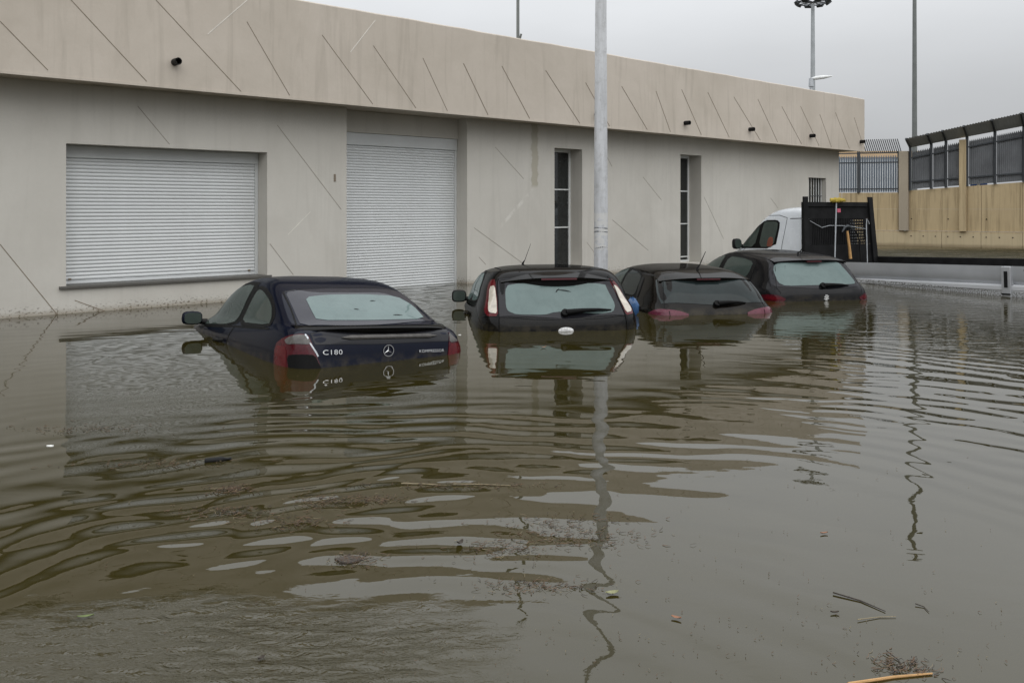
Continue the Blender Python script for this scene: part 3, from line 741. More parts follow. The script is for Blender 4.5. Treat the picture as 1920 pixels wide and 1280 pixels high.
class Car:
    def __init__(s, root, table, paint_m, nz=90, nphi=120, cx=0.0):
        s.root = root
        T = np.array(table, float)          # z, yr, w, yf, pr, pf
        z0, z1 = T[0, 0], T[-1, 0]
        # denser slices near the top where the roof flattens
        u = np.linspace(0, 1, nz); zz = z0 + (z1 - z0) * (1 - (1 - u) ** 1.6)
        cols = [pchip(T[:, 0], T[:, k], zz) for k in range(1, 6)]
        rows = []
        for i in range(nz):
            yr, w, yf, pr, pf = (c[i] for c in cols)
            ym = (yr + yf) / 2; hl = (yf - yr) / 2
            r_ = []
            for k in range(nphi):
                a = 2 * math.pi * k / nphi
                ca, sa = math.cos(a), math.sin(a)
                p = pr if sa < 0 else pf
                r_.append((cx + w * math.copysign(abs(ca) ** (2 / p), ca), ym + hl * math.copysign(abs(sa) ** (2 / p), sa), zz[i]))
            rows.append(r_)
        mb = MB(); mb.grid(rows, closed=True)
        mb.f.append(tuple(range((nz - 1) * nphi, nz * nphi))); mb.f.append(tuple(reversed(range(nphi))))
        s.body = mb.build('body', paint_m, root, smooth=True, angle=60)
        s.bvh = BVHTree.FromPolygons([Vector(v) for v in mb.v], mb.f)
        s.cx = cx
    def hit(s, p, axis):
        if axis == 'rear': o_, d_ = Vector((p[0], -3, p[1])), Vector((0, 1, 0))
        elif axis == 'left': o_, d_ = Vector((-4, p[0], p[1])), Vector((1, 0, 0))
        elif axis == 'right': o_, d_ = Vector((4, p[0], p[1])), Vector((-1, 0, 0))
        elif axis == 'top': o_, d_ = Vector((p[0], p[1], 4)), Vector((0, 0, -1))
        elif axis == 'front': o_, d_ = Vector((p[0], 12, p[1])), Vector((0, -1, 0))
        else:
            l, n, _, _ = s.bvh.find_nearest(Vector(p)); c0 = Vector((s.cx, l.y * 0.4 + 0.9, l.z))
            return l, (n if n.dot(l - c0) > 0 else -n)
        l, n, _, _ = s.bvh.ray_cast(o_, d_)
        if l is None: l, n, _, _ = s.bvh.find_nearest(o_ + d_ * (3.2 if axis == 'rear' else 3.3))
        return l, (n if n.dot(d_) < 0 else -n)
    @staticmethod
    def chaikin(pts, it):
        pts = [Vector(p) for p in pts]
        for _ in range(it):
            q = []
            for i in range(len(pts)):
                a, b = pts[i], pts[(i + 1) % len(pts)]
                q += [a * 0.82 + b * 0.18, a * 0.18 + b * 0.82]
            pts = q
        return pts
    def patch(s, name, outline, axis, m, off=0.004, it=2, rings=7, parent=None, skirt=0.02, dens=0.035):
        pts = s.chaikin(outline, it)
        # resample for even density
        q = []
        for i in range(len(pts)):
            a, b = pts[i], pts[(i + 1) % len(pts)]
            k = max(1, int((b - a).length / dens))
            q += [a.lerp(b, t / k) for t in range(k)]
        pts = q; n = len(pts)
        c = sum(pts, pts[0] * 0) / n
        rows = []
        edge = []
        for j in range(rings):
            f_ = 1 - j / (rings - 1) * 0.97
            row = []
            for p in pts:
                l, nn = s.hit(c.lerp(p, f_), axis)
                if j == 0: edge.append(l - nn * skirt)
                row.append(l + nn * off)
            rows.append(row)
        mb = MB(); mb.grid([edge] + rows, closed=True)
        k0 = rings * n
        mb.f.append(tuple(k0 + i for i in range(n)))
        return mb.build(name, m, parent or s.root, smooth=True, angle=50)
    def seam(s, name, pts, axis, m, w=0.007, off=0.0018, parent=None, dens=0.03):
        pts = [Vector(p) for p in pts]; q = []
        for a, b in zip(pts[:-1], pts[1:]):
            k = max(1, int((b - a).length / dens)); q += [a.lerp(b, t / k) for t in range(k)]
        q.append(pts[-1])
        P = [s.hit(p, axis) for p in q]
        ra, rb = [], []
        for i in range(len(P)):
            d = (P[min(i + 1, len(P) - 1)][0] - P[max(0, i - 1)][0]).normalized(); nn = P[i][1]
            sd = d.cross(nn).normalized() * w / 2
            ra.append(P[i][0] + sd + nn * off); rb.append(P[i][0] - sd + nn * off)
        return MB().grid([ra, rb]).build(name, m, parent or s.root, smooth=True, fixn=False)
    def wiper(s, p0, p1, lift=0.03):
        l0, n0 = s.hit(p0, 'rear'); l1, n1 = s.hit(p1, 'rear')
        w = MB().tube([l0 + n0 * 0.01, l0 + n0 * lift, l0.lerp(l1, 0.35) + n0 * (lift + .012), l0.lerp(l1, 0.7) + n1 * (lift + .004), l1 + n1 * 0.012], [0.035, 0.034, 0.024, 0.017, 0.007], 10).build('rear_wiper', M_RUBBER, s.root, smooth=True)
        q = l0 + n0 * 0.012
        MB().tube([q - Vector((0.02, 0, 0.0)) + n0 * -0.02, q - Vector((0.02, 0, 0)) + n0 * 0.035], [0.05, 0.040], 12).build('wiper_pivot', M_RUBBER, w, smooth=True)
        return w
    def mirror(s, side, y, z, m, xo=0.16, sz=(0.11, 0.055, 0.075)):
        l, n = s.hit((y, z - 0.03), 'left' if side < 0 else 'right')
        c = Vector((l.x + side * xo, y - 0.01, z + 0.01))
        mb = MB(); rows = []
        nu, nv = 16, 12
        for i in range(nv + 1):
            th = math.pi * i / nv; row = []
            for k in range(nu):
                ph = 2 * math.pi * k / nu
                sp = lambda t, e: math.copysign(abs(t) ** e, t)
                x_ = sp(math.sin(th), 0.6) * sp(math.cos(ph), 0.6) * sz[0]; z_ = sp(math.sin(th), 0.6) * sp(math.sin(ph), 0.6) * sz[2]
                y_ = sp(math.cos(th), 0.7) * sz[1]
                if y_ > 0: y_ *= 1.5; x_ *= 1 - 0.25 * y_ / sz[1] * 0.5
                row.append(c + Vector((x_, y_, z_)))
            rows.append(row)
        mb.grid(rows, closed=True)
        o = mb.build('door_mirror', m, s.root, smooth=True, angle=180)
        MB().tube([l, l.lerp(c, 0.6) + Vector((0, 0.02, -0.02)), c + Vector((0, 0, -0.03))], [0.032, 0.026, 0.022], 8).build('mirror_arm', M_BLACK, o, smooth=True)
        g_ = MB().prism([(c.x + sz[0] * .82 * math.copysign(abs(math.cos(a)) ** .6, math.cos(a)), c.z + sz[2] * .80 * math.copysign(abs(math.sin(a)) ** .6, math.sin(a))) for a in np.linspace(0, 2 * math.pi, 24, endpoint=False)], 'y', c.y - sz[1] - 0.003, c.y - sz[1] + 0.01)
        g_.build('mirror_glass', M_FOGS, o)
        return o
    def spoiler(s, xw, y0, ytail, ztail, bow, m, thick=0.035, lip=0.0, drop=0.05):
        n = 25; rows = []
        for i in range(n):
            t = -1 + 2 * i / (n - 1); x = xw * t
            l, nn = s.hit((x * 0.985, y0), 'top')
            a = l + Vector((0, 0, 0.002))
            tail = Vector((x, ytail + bow * t * t, ztail - drop * abs(t) ** 2.5))
            lo = tail + Vector((0, 0.015, -thick))
            l2, n2 = s.hit((x, lo.z - 0.005), 'rear')
            rows.append([a, a.lerp(tail, 0.5) + Vector((0, 0, 0.008)), tail, lo, Vector((x, max(l2.y + 0.01, lo.y + 0.02), lo.z + 0.012))])
        sp_ = MB().grid(rows).build('rear_spoiler', m, s.root, smooth=True, angle=40)
        if lip:  # added black wedge, stands in for the shadow band under the spoiler
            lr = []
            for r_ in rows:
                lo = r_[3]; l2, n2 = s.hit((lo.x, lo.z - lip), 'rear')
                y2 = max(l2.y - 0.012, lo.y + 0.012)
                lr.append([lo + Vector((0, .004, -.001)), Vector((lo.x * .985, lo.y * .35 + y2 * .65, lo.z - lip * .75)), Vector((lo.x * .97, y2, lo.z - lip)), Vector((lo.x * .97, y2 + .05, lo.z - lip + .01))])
            MB().grid(lr).build('spoiler_shade_band', M_RUBBER, sp_, smooth=True, angle=40)
        return sp_
    def text(s, body, x, z, size, m, parent, ext=0.004, sx=1.0, name='lettering'):
        cu = bpy.data.curves.new('t', 'FONT'); cu.body = body; cu.size = size; cu.extrude = ext; cu.align_x = 'CENTER'; cu.space_character = 1.12
        to = bpy.data.objects.new('t', cu); COL.objects.link(to)
        bpy.context.view_layer.update()
        me = bpy.data.meshes.new_from_object(to.evaluated_get(bpy.context.evaluated_depsgraph_get()))
        bpy.data.objects.remove(to)
        for v in me.vertices:
            X, Y, Z = v.co.x * sx + x, v.co.z, v.co.y + z
            l, nn = s.hit((X, Z), 'rear')
            v.co = l + nn * (0.004 + (Y + ext))
        me.materials.clear(); me.materials.append(m)
        o = bpy.data.objects.new(name, me); COL.objects.link(o); o.parent = parent
        return o
def mirr(o): return [(-p[0], *p[1:]) for p in o]
def antenna(car, x, y, lx, ly, lz, r0=0.006):
    l, n = car.hit((x, y), 'top')
    a = MB().tube([l, l + Vector((0, 0, 0.03)), l + Vector((lx * .25, ly * .25, lz * .25)), l + Vector((lx, ly, lz))], [0.022, 0.014, r0, r0 * 0.5], 8).build('antenna', M_BLACK, car.root, smooth=True)
    return a
CARMODE = 'YXZ'
def pose(x, y, z, h, p, r, k=1.0): return dict(loc=(x, y, z), rot=(R(p), R(r), R(h)), mode=CARMODE, scale=k)

# ---- 1: navy coupe
c1 = thing('navy_coupe', 'navy blue three door coupe with nose sunk lowest in the flood, nearest the shuttered window', 'car', **pose(-1.146, 8.328, -0.805, 33.7, -3.3, 3.4, 1.094))
A = Car(c1, [(0.20, .25, .80, 4.05, 7, 4), (0.30, .07, .85, 4.25, 8, 4), (0.50, 0.0, .870, 4.34, 8, 4), (0.65, 0.0, .872, 4.30, 8, 4), (0.78, .02, .866, 4.12, 8, 4), (0.86, .035, .855, 3.90, 8, 4), (0.92, .05, .835, 3.55, 8, 4),
             (0.965, .075, .812, 3.25, 7.5, 4.5), (1.00, .14, .79, 3.12, 7, 4.5), (1.02, .26, .77, 3.06, 7, 4.5), (1.06, .38, .752, 2.98, 7, 4.5), (1.14, .56, .722, 2.84, 7, 4.5), (1.22, .74, .692, 2.69, 7, 4.5), (1.31, .96, .648, 2.48, 7, 4.5),
             (1.37, 1.14, .60, 2.31, 6.5, 4.2), (1.41, 1.31, .535, 2.15, 5.5, 4), (1.435, 1.50, .42, 1.99, 4.5, 3.5), (1.448, 1.66, .25, 1.84, 3, 3)], M_NAVY)
N = 'near'
def pts3(*q): return [tuple(p) for p in q]
gl = A.patch('rear_window', pts3((-.58, .99, 1.305), (-.40, 1.0, 1.328), (-.137, 1.03, 1.340), (.187, 1.04, 1.343), (.56, 1.04, 1.327), (.635, .73, 1.185), (.70, .43, 1.02), (.08, .30, 1.03), (-.32, .29, 1.025), (-.655, .35, 1.015), (-.615, .70, 1.18)), N, M_FRIT2, 0.004, 1)
A.patch('fogged_pane', pts3((-.455, .82, 1.258), (-.24, .867, 1.280), (.124, .887, 1.288), (.47, .856, 1.270), (.565, .683, 1.184), (.555, .416, 1.060), (.02, .39, 1.060), (-.50, .404, 1.060), (-.483, .596, 1.152)), N, M_FOG, 0.007, 1, parent=gl, skirt=0.002)
A.seam('window_seal', pts3((-.60, .98, 1.31), (-.40, 1.0, 1.333), (-.137, 1.03, 1.345), (.187, 1.04, 1.348), (.575, 1.04, 1.332)), N, M_RUBBER, 0.010, 0.008)
for sg in (-1, 1): A.seam('window_seal', pts3((sg * .60, 1.0, 1.305), (sg * .635, .70, 1.18), (sg * .69, .36, 1.015)), N, M_RUBBER, 0.014, 0.009)
A.patch('black_glass_strip', pts3((-.655, .145, .97), (-.06, .09, .99), (.625, .15, .985), (.59, .08, .887), (-.083, .04, .884), (-.632, .096, .881)), N, M_FRIT, 0.005, 0)
MB().tube([A.hit((x, .945), 'rear')[0] - Vector((0, .012, 0)) for x in np.linspace(-.42, .48, 12)], [.002] + [.020] * 10 + [.002], 8).build('strip_reflection', M_GREYLENS, c1, smooth=True)  # grey bar modelled in place of the reflection in the black glass
lid = []
for i in range(31):
    t = -1 + 2 * i / 30; x = .715 * t
    l, nn = A.hit((x, 1.012), 'rear')
    e = Vector((x, 0.045 + .10 * t * t + .12 * abs(t) ** 7, 1.018 - .012 * t * t - .030 * abs(t) ** 7))
    lid.append([l + Vector((0, 0.16, 0.018)), l + Vector((0, 0.02, 0.018)), e + Vector((0, 0.01, .010)), e, e + Vector((0, .012, -.020)), e + Vector((0, .03, -.052)), Vector((x, max(l.y, e.y) + .06, e.z - .056))])
MB().grid(lid).build('boot_spoiler', M_BLK1, c1, smooth=True, angle=50)
LGT = {-1: (pts3((-.815, .46, .865), (-.785, .35, .928), (-.691, .17, .952), (-.668, .145, .948), (-.638, .10, .86), (-.60, .05, .70), (-.59, .04, .62), (-.83, .42, .62)),
            pts3((-.779, .327, .912), (-.694, .172, .942), (-.669, .143, .939), (-.652, .11, .877), (-.769, .276, .872)),
            pts3((-.813, .444, .858), (-.767, .27, .862), (-.769, .24, .66), (-.82, .391, .66))),
       1: (pts3((.615, .113, .971), (.667, .09, .93), (.74, .14, .88), (.78, .2, .80), (.79, .2, .66), (.55, .02, .66)),
           pts3((.618, .105, .960), (.661, .089, .925), (.715, .12, .884), (.60, .051, .880)),
           pts3((.60, .05, .87), (.73, .13, .865), (.765, .18, .79), (.57, .03, .74)))}
for sg in (-1, 1):
    tl = A.patch('tail_light', LGT[sg][0], N, M_REDDK, 0.006, 1, dens=0.02)
    A.patch('clear_lens', LGT[sg][1], N, M_GREYLENS, 0.011, 1, parent=tl, skirt=0.004, dens=0.02)
    A.patch('brake_lens', LGT[sg][2], N, M_RED, 0.010, 1, parent=tl, skirt=0.004, dens=0.02)
A.patch('reverse_lens', pts3((-.76, .25, .792), (-.70, .16, .80), (-.635, .09, .80), (-.60, .05, .70), (-.59, .04, .64), (-.75, .2, .64)), N, M_RUBBER, 0.012, 1, skirt=0.004, dens=0.02)
A.seam('chrome_edge', pts3((-.685, .16, .950), (-.655, .12, .88), (-.615, .07, .79)), N, M_GALV, 0.012, 0.012)
lett = A.text('C180', -.505, .808, 0.055, M_CHROME, c1, sx=1.28)
A.text('KOMPRESSOR', .41, .803, 0.034, M_CHROME, c1, sx=1.08)
l, nn = A.hit((-.005, .828), 'rear')
st = MB(); n = 36
rr = []
for (ra, yy) in ((.050, 0.0), (.050, -.010), (.0435, -.010), (.0435, 0.0)):
    rr.append([(ra * math.cos(2 * math.pi * k / n), yy, ra * math.sin(2 * math.pi * k / n)) for k in range(n)])
st.grid(rr, closed=True)
for k in range(3):
    a = math.pi / 2 + k * 2 * math.pi / 3
    tip = (.045 * math.cos(a), -.006, .045 * math.sin(a))
    w1 = (.008 * math.cos(a + math.pi / 3), -.004, .008 * math.sin(a + math.pi / 3)); w2 = (.008 * math.cos(a - math.pi / 3), -.004, .008 * math.sin(a - math.pi / 3))
    st.add([(0, -.012, 0), w1, tip, w2], [(0, 1, 2), (0, 2, 3)])
o = st.build('star_emblem', M_CHROME, c1, smooth=False); o.location = l + nn * 0.004
for ax, sd in (('left', -1), ('right', 1)):
    A.patch('door_window_trim', [(2.96, .905), (1.66, .965), (1.60, 1.10), (1.59, 1.375), (1.90, 1.385), (2.25, 1.345), (2.52, 1.22), (2.80, 1.04)], ax, M_RUBBER, 0.003, 1)
    A.patch('door_window', [(2.87, .925), (1.77, .975), (1.72, 1.10), (1.695, 1.340), (1.90, 1.352), (2.20, 1.315), (2.45, 1.20), (2.72, 1.03)], ax, M_FOGS, 0.007, 1)
    A.patch('quarter_window_trim', [(1.66, .975), (.78, .985), (.80, 1.10), (.95, 1.20), (1.12, 1.275), (1.36, 1.335), (1.60, 1.352), (1.66, 1.20)], ax, M_RUBBER, 0.003, 1)
    A.patch('quarter_window', [(1.59, 1.002), (.83, 1.010), (.86, 1.08), (.96, 1.165), (1.12, 1.235), (1.36, 1.298), (1.525, 1.315), (1.57, 1.15)], ax, M_FOGS, 0.007, 1)
    A.seam('door_seam', [(1.67, .97), (1.72, .90), (1.78, .78), (1.80, .5)], ax, M_RUBBER, 0.022)
    A.seam('belt_seam', [(2.95, .898), (1.70, .958), (.75, .985)], ax, M_RUBBER, 0.018)
    A.seam('door_seam', [(2.98, .93), (2.95, .8), (2.93, .5)], ax, M_RUBBER, 0.008)
    l, nn = A.hit((1.99, .82), ax)
    MB().tube([l + Vector((0, .10, 0)), l + Vector((sd * .035, .08, .0)), l + Vector((sd * .035, -.08, .0)), l + Vector((0, -.10, 0))], [.014, .016, .016, .014], 8).build('door_handle', M_BLACK, c1, smooth=True)
    A.mirror(sd, 2.74, 0.985, M_NAVY, xo=0.16, sz=(0.105, 0.05, 0.07))

# ---- 2: black hatchback with tall lamps
c2 = thing('black_hatchback', 'black hatchback with tall white and red tail lamps up the rear pillars', 'car', **pose(0.606, 10.40, -0.795, 6.8, -3.1, -0.3, 1.068))
B = Car(c2, [(0.20, .22, .84, 4.05, 8, 4), (0.35, .03, .905, 4.28, 8, 4), (0.50, 0.0, .925, 4.34, 8, 4), (0.70, .02, .928, 4.22, 8, 4), (0.80, .03, .922, 3.98, 8, 4), (0.86, .045, .912, 3.75, 8, 4), (0.92, .09, .900, 3.45, 8, 4.5), (0.97, .125, .885, 3.24, 8, 4.5),
             (1.02, .155, .868, 3.12, 7.5, 4.5), (1.10, .205, .838, 2.98, 7, 4.5), (1.20, .275, .81, 2.80, 7, 4.5), (1.28, .34, .77, 2.62, 7, 4.5), (1.34, .40, .73, 2.47, 6.5, 4.2), (1.39, .50, .67, 2.29, 6, 4), (1.42, .66, .57, 2.12, 5, 3.5), (1.44, .92, .46, 1.98, 4, 3), (1.452, 1.25, .28, 1.78, 3, 3)], M_BLK1)
gl = B.patch('rear_window', pts3((-.66, .44, 1.27), (-.05, .34, 1.288), (.605, .37, 1.258), (.66, .24, 1.07), (.70, .118, .892), (.035, .053, .876), (-.69, .12, .905), (-.675, .25, 1.09)), N, M_FRIT, 0.004, 0)
B.patch('fogged_pane', pts3((-.557, .33, 1.245), (-.058, .308, 1.262), (.528, .311, 1.240), (.546, .267, 1.166), (.607, .169, 1.007), (.573, .111, .932), (.421, .086, .916), (.148, .104, .939), (-.07, .113, .946), (-.191, .088, .918), (-.501, .098, .925), (-.587, .132, .96), (-.606, .169, 1.009), (-.596, .294, 1.178)), N, M_FOG, 0.007, 1, parent=gl, skirt=0.002)
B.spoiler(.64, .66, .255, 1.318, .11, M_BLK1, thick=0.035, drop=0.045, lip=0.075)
MB().box(-.20, .20, .248, .30, 1.292, 1.312).build('high_brake_light', M_BRAKE, c2)
LGB = {-1: (pts3((-.687, .47, 1.305), (-.735, .56, 1.285), (-.80, .41, 1.09), (-.835, .28, .955), (-.80, .18, .908), (-.697, .11, .908), (-.69, .255, 1.093)),
            pts3((-.690, .394, 1.225), (-.740, .45, 1.212), (-.784, .305, 1.048), (-.79, .213, .962), (-.768, .178, .944), (-.705, .136, .936), (-.697, .25, 1.08))),
       1: (pts3((.585, .385, 1.298), (.64, .39, 1.275), (.735, .31, 1.115), (.82, .25, .962), (.815, .196, .910), (.707, .103, .892), (.65, .25, 1.08), (.60, .34, 1.237)),
           pts3((.612, .319, 1.217), (.657, .34, 1.212), (.733, .289, 1.089), (.799, .223, .958), (.783, .181, .931), (.722, .129, .923), (.665, .24, 1.08)))}
for sg in (-1, 1):
    tl = B.patch('tail_light', LGB[sg][0], N, M_RED, 0.006, 1, dens=0.02)
    B.patch('clear_lens', LGB[sg][1], N, M_CLEAR, 0.011, 1, parent=tl, skirt=0.004, dens=0.02)
B.seam('tailgate_seam', pts3((-.665, .46, 1.33), (-.675, .26, 1.09), (-.69, .11, .905), (-.69, .05, .72)), N, M_RUBBER, 0.012, 0.013)
B.seam('tailgate_seam', pts3((.585, .42, 1.33), (.65, .25, 1.08), (.705, .11, .89), (.71, .05, .72)), N, M_RUBBER, 0.012, 0.013)
B.seam('tailgate_crease', pts3((-.86, .30, .895), (-.691, .12, .897), (-.325, .061, .878), (.035, .051, .866), (.434, .059, .874), (.70, .12, .886), (.836, .293, .894)), N, M_BLK3, 0.012, 0.005)
B.seam('bumper_seam', [(-.80, .73), (0, .715), (.80, .73)], 'rear', M_RUBBER, 0.010, 0.003)
B.wiper((.05, .925), (.55, .955), 0.035)
l, nn = B.hit((.028, .750), 'rear')
bd = MB(); n = 40
rr = [[(l.x + a * math.cos(2 * math.pi * k / n), l.y - yy, l.z + bq * math.sin(2 * math.pi * k / n)) for k in range(n)] for a, bq, yy in ((.084, .038, -.01), (.084, .038, .008), (.074, .030, .013), (.04, .016, .016), (.002, .001, .017))]
bd.grid(rr, closed=True).build('oval_badge', M_SILVER, c2, smooth=True, angle=40)
for ax, sd in (('left', -1), ('right', 1)):
    B.patch('side_window_trim', [(2.92, .985), (.95, 1.03), (.90, 1.12), (1.05, 1.29), (1.45, 1.385), (2.0, 1.385), (2.45, 1.27)], ax, M_RUBBER, 0.003, 1)
    B.patch('front_window', [(2.82, 1.0), (1.74, 1.02), (1.74, 1.35), (2.0, 1.355), (2.38, 1.255)], ax, M_FOG, 0.007, 1)
    B.patch('rear_side_window', [(1.66, 1.02), (1.02, 1.045), (1.00, 1.12), (1.12, 1.27), (1.45, 1.35), (1.66, 1.355)], ax, M_FOG, 0.007, 1)
    B.seam('door_seam', [(1.66, 1.0), (1.64, .80), (1.60, .5)], ax, M_RUBBER, 0.012)
    B.mirror(sd, 2.70, 1.02, M_BLACK, xo=0.125, sz=(0.10, 0.05, 0.085))
    B.seam('roof_seam', [(.60 * sd, .72, 1.40), (.58 * sd, 1.4, 1.435), (.55 * sd, 2.0, 1.41)], 'near', M_RUBBER, 0.014, 0.003)
    l, nn = B.hit((1.80, .86), ax)
    MB().tube([l + Vector((0, .10, 0)), l + Vector((sd * .035, .08, 0)), l + Vector((sd * .035, -.08, 0)), l + Vector((0, -.10, 0))], .014, 8).build('door_handle', M_BLK1, c2, smooth=True)
antenna(B, -.18, 1.95, .10, -.05, .28, 0.004)

# ---- 3: brown black hatchback
c3 = thing('dark_hatchback', 'dark brownish black hatchback with dark rear window and pink tail lamps at the waterline', 'car', **pose(2.756, 12.04, -0.952, 9.8, 0.2, -0.1, 1.048))
C3 = Car(c3, [(0.20, .22, .80, 4.05, 8, 4), (0.50, 0.0, .885, 4.31, 8, 4), (0.70, 0.0, .89, 4.22, 8, 4), (0.82, .02, .885, 4.0, 8, 4), (0.90, .035, .872, 3.72, 8, 4.5), (0.95, .06, .858, 3.42, 8, 4.5), (1.00, .10, .835, 3.24, 7.5, 4.5), (1.05, .145, .812, 3.12, 7, 4.5), (1.12, .20, .78, 2.98, 7, 4.5),
              (1.20, .28, .738, 2.80, 7, 4.5), (1.30, .40, .672, 2.56, 7, 4.5), (1.36, .50, .62, 2.38, 6, 4), (1.40, .62, .56, 2.22, 5, 3.6), (1.43, .84, .46, 2.06, 4, 3), (1.448, 1.15, .30, 1.87, 3, 3), (1.455, 1.4, .15, 1.65, 3, 3)], M_BLK2)
C3.patch('rear_window', pts3((-.64, .60, 1.312), (-.067, .444, 1.335), (.64, .53, 1.29), (.70, .33, 1.14), (.70, .20, 1.01), (-.015, .121, 1.018), (-.685, .22, 1.025), (-.69, .38, 1.15)), N, M_FOGD, 0.004, 0)
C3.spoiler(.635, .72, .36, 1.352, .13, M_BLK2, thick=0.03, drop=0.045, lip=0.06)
MB().box(-.16, .16, .354, .40, 1.324, 1.342).build('high_brake_light', M_BRAKE, c3)
for sg in (-1, 1):
    o_ = [(-.83, .33, .905), (-.78, .22, .955), (-.661, .11, .978), (-.509, .07, .962), (-.375, .046, .918), (-.48, .04, .85), (-.65, .06, .81), (-.80, .22, .82)]
    tl = C3.patch('tail_light', o_ if sg < 0 else mirr(o_), 'near', M_PINKRED, 0.008, 1, dens=0.02)
    C3.seam('lens_seam', [(sg * .64, .07, .965), (sg * .635, .05, .90), (sg * .645, .05, .835)], 'near', M_RUBBER, 0.008, 0.012, parent=tl)
    C3.seam('tailgate_seam', [(sg * .60, .45, 1.33), (sg * .69, .12, 1.0), (sg * .64, .07, .965)], 'near', M_RUBBER, 0.010, 0.008)
    C3.seam('tailgate_seam', [(sg * .645, .05, .835), (sg * .60, .03, .66)], 'near', M_RUBBER, 0.010, 0.003)
C3.wiper((.03, 1.025), (.41, 1.036), 0.03)
MB().tube([(0.02, -.004, .842), (0.02, .03, .842)], [.045, .05], 20).build('round_badge', M_SILVER, c3, smooth=True)
for ax, sd in (('left', -1), ('right', 1)):
    C3.patch('side_window_trim', [(2.95, 1.02), (.82, 1.045), (.86, 1.15), (1.0, 1.30), (1.30, 1.378), (1.95, 1.392), (2.45, 1.285)], ax, M_RUBBER, 0.003, 1)
    C3.patch('front_window', [(2.85, 1.035), (1.76, 1.05), (1.86, 1.37), (1.95, 1.37), (2.40, 1.265)], ax, M_FOGS, 0.007, 1)
    C3.patch('rear_side_window', [(1.68, 1.06), (1.05, 1.065), (1.0, 1.12), (1.10, 1.31), (1.35, 1.355), (1.76, 1.368)], ax, M_FOGD, 0.007, 1)
    C3.patch('door_handle', [(1.08, 1.325), (.97, 1.295), (.87, 1.15), (.86, 1.06), (.90, 1.06), (.96, 1.16), (1.02, 1.22)], ax, M_BLACK, 0.010, 1)
    C3.seam('door_seam', [(1.83, 1.385), (1.72, 1.05), (1.72, .6)], ax, M_RUBBER, 0.012)
    C3.seam('door_seam', [(.92, 1.25), (.84, 1.05), (.95, .90), (1.0, .6)], ax, M_RUBBER, 0.010)
    C3.mirror(sd, 2.76, 1.03, M_BLK2, xo=0.14, sz=(0.10, 0.05, 0.075))
antenna(C3, 0.02, .80, .075, -.10, .25, 0.008)

# ---- 4: charcoal hatchback
c4 = thing('charcoal_hatchback', 'charcoal hatchback with pale fogged rear window and silver animal badge beside the truck', 'car', **pose(4.77, 13.885, -0.880, 11.3, 1.0, 0.1, 1.029))
D4 = Car(c4, [(0.20, .20, .80, 3.95, 8, 4), (0.50, 0.0, .88, 4.20, 8, 4), (0.75, 0.0, .885, 4.05, 8, 4), (0.86, .02, .88, 3.84, 8, 4), (0.94, .035, .87, 3.58, 8, 4.5), (1.00, .06, .852, 3.38, 8, 4.5), (1.05, .10, .828, 3.24, 7.5, 4.5), (1.12, .15, .795, 3.08, 7, 4.5),
              (1.20, .205, .757, 2.92, 7, 4.5), (1.30, .28, .705, 2.70, 7, 4.5), (1.38, .345, .652, 2.50, 7, 4.2), (1.43, .41, .61, 2.34, 6, 4), (1.465, .53, .55, 2.18, 5, 3.5), (1.49, .76, .46, 2.03, 4, 3), (1.505, 1.05, .30, 1.83, 3, 3), (1.51, 1.3, .15, 1.6, 3, 3)], M_BLK3)
gl = D4.patch('rear_window', pts3((-.61, .53, 1.40), (-.087, .4, 1.428), (.53, .447, 1.42), (.62, .312, 1.253), (.69, .19, 1.075), (.60, .12, 1.03), (-.06, .08, 1.03), (-.66, .16, 1.03), (-.73, .25, 1.09), (-.70, .36, 1.20)), N, M_FRIT, 0.004, 1)
D4.patch('fogged_pane', pts3((-.60, .41, 1.352), (-.488, .397, 1.398), (-.011, .377, 1.409), (.43, .386, 1.403), (.52, .273, 1.268), (.615, .179, 1.11), (.57, .143, 1.075), (.20, .12, 1.075), (-.038, .122, 1.076), (-.553, .132, 1.062), (-.64, .196, 1.11), (-.632, .356, 1.274)), N, M_FOG, 0.007, 1, parent=gl, skirt=0.002)
D4.spoiler(.60, .66, .30, 1.445, .10, M_BLK3, thick=0.03, drop=0.035)
MB().box(-.12, .12, .283, .33, 1.410, 1.428).build('high_brake_light', M_BRAKE, c4)
for sg in (-1, 1):
    o_ = [(-.85, .36, .915), (-.77, .20, .94), (-.67, .10, .928), (-.585, .055, .885), (-.68, .08, .80), (-.82, .26, .79)]
    tl = D4.patch('tail_light', o_ if sg < 0 else mirr(o_), 'near', M_REDDK, 0.007, 1, dens=0.02)
    o_ = [(-.81, .26, .905), (-.75, .17, .912), (-.67, .10, .905), (-.63, .07, .885), (-.70, .1, .865), (-.80, .2, .865)]
    D4.patch('red_lens', o_ if sg < 0 else mirr(o_), 'near', M_RED, 0.011, 1, parent=tl, skirt=0.004, dens=0.02)
    D4.seam('tailgate_seam', [(sg * .62, .38, 1.42), (sg * .70, .14, 1.06), (sg * .66, .07, .97)], 'near', M_RUBBER, 0.010, 0.004)
D4.wiper((.05, 1.062), (.46, 1.062), 0.03)
l, nn = D4.hit((0.05, .888), 'rear')
lion = [(-.004, .050), (.010, .052), (.020, .044), (.016, .034), (.024, .030), (.034, .036), (.038, .028), (.026, .020), (.018, .018), (.020, .006), (.030, .002), (.036, .008), (.040, -.002), (.026, -.008), (.016, -.006), (.014, -.018), (.024, -.026), (.022, -.042), (.030, -.050), (.008, -.050), (.010, -.038), (.002, -.030), (-.006, -.036), (-.010, -.050), (-.030, -.050), (-.022, -.042), (-.020, -.028), (-.014, -.018), (-.022, -.008), (-.036, -.014), (-.040, -.004), (-.028, .002), (-.016, .006), (-.020, .016), (-.034, .016), (-.034, .026), (-.022, .026), (-.014, .034), (-.014, .044)]
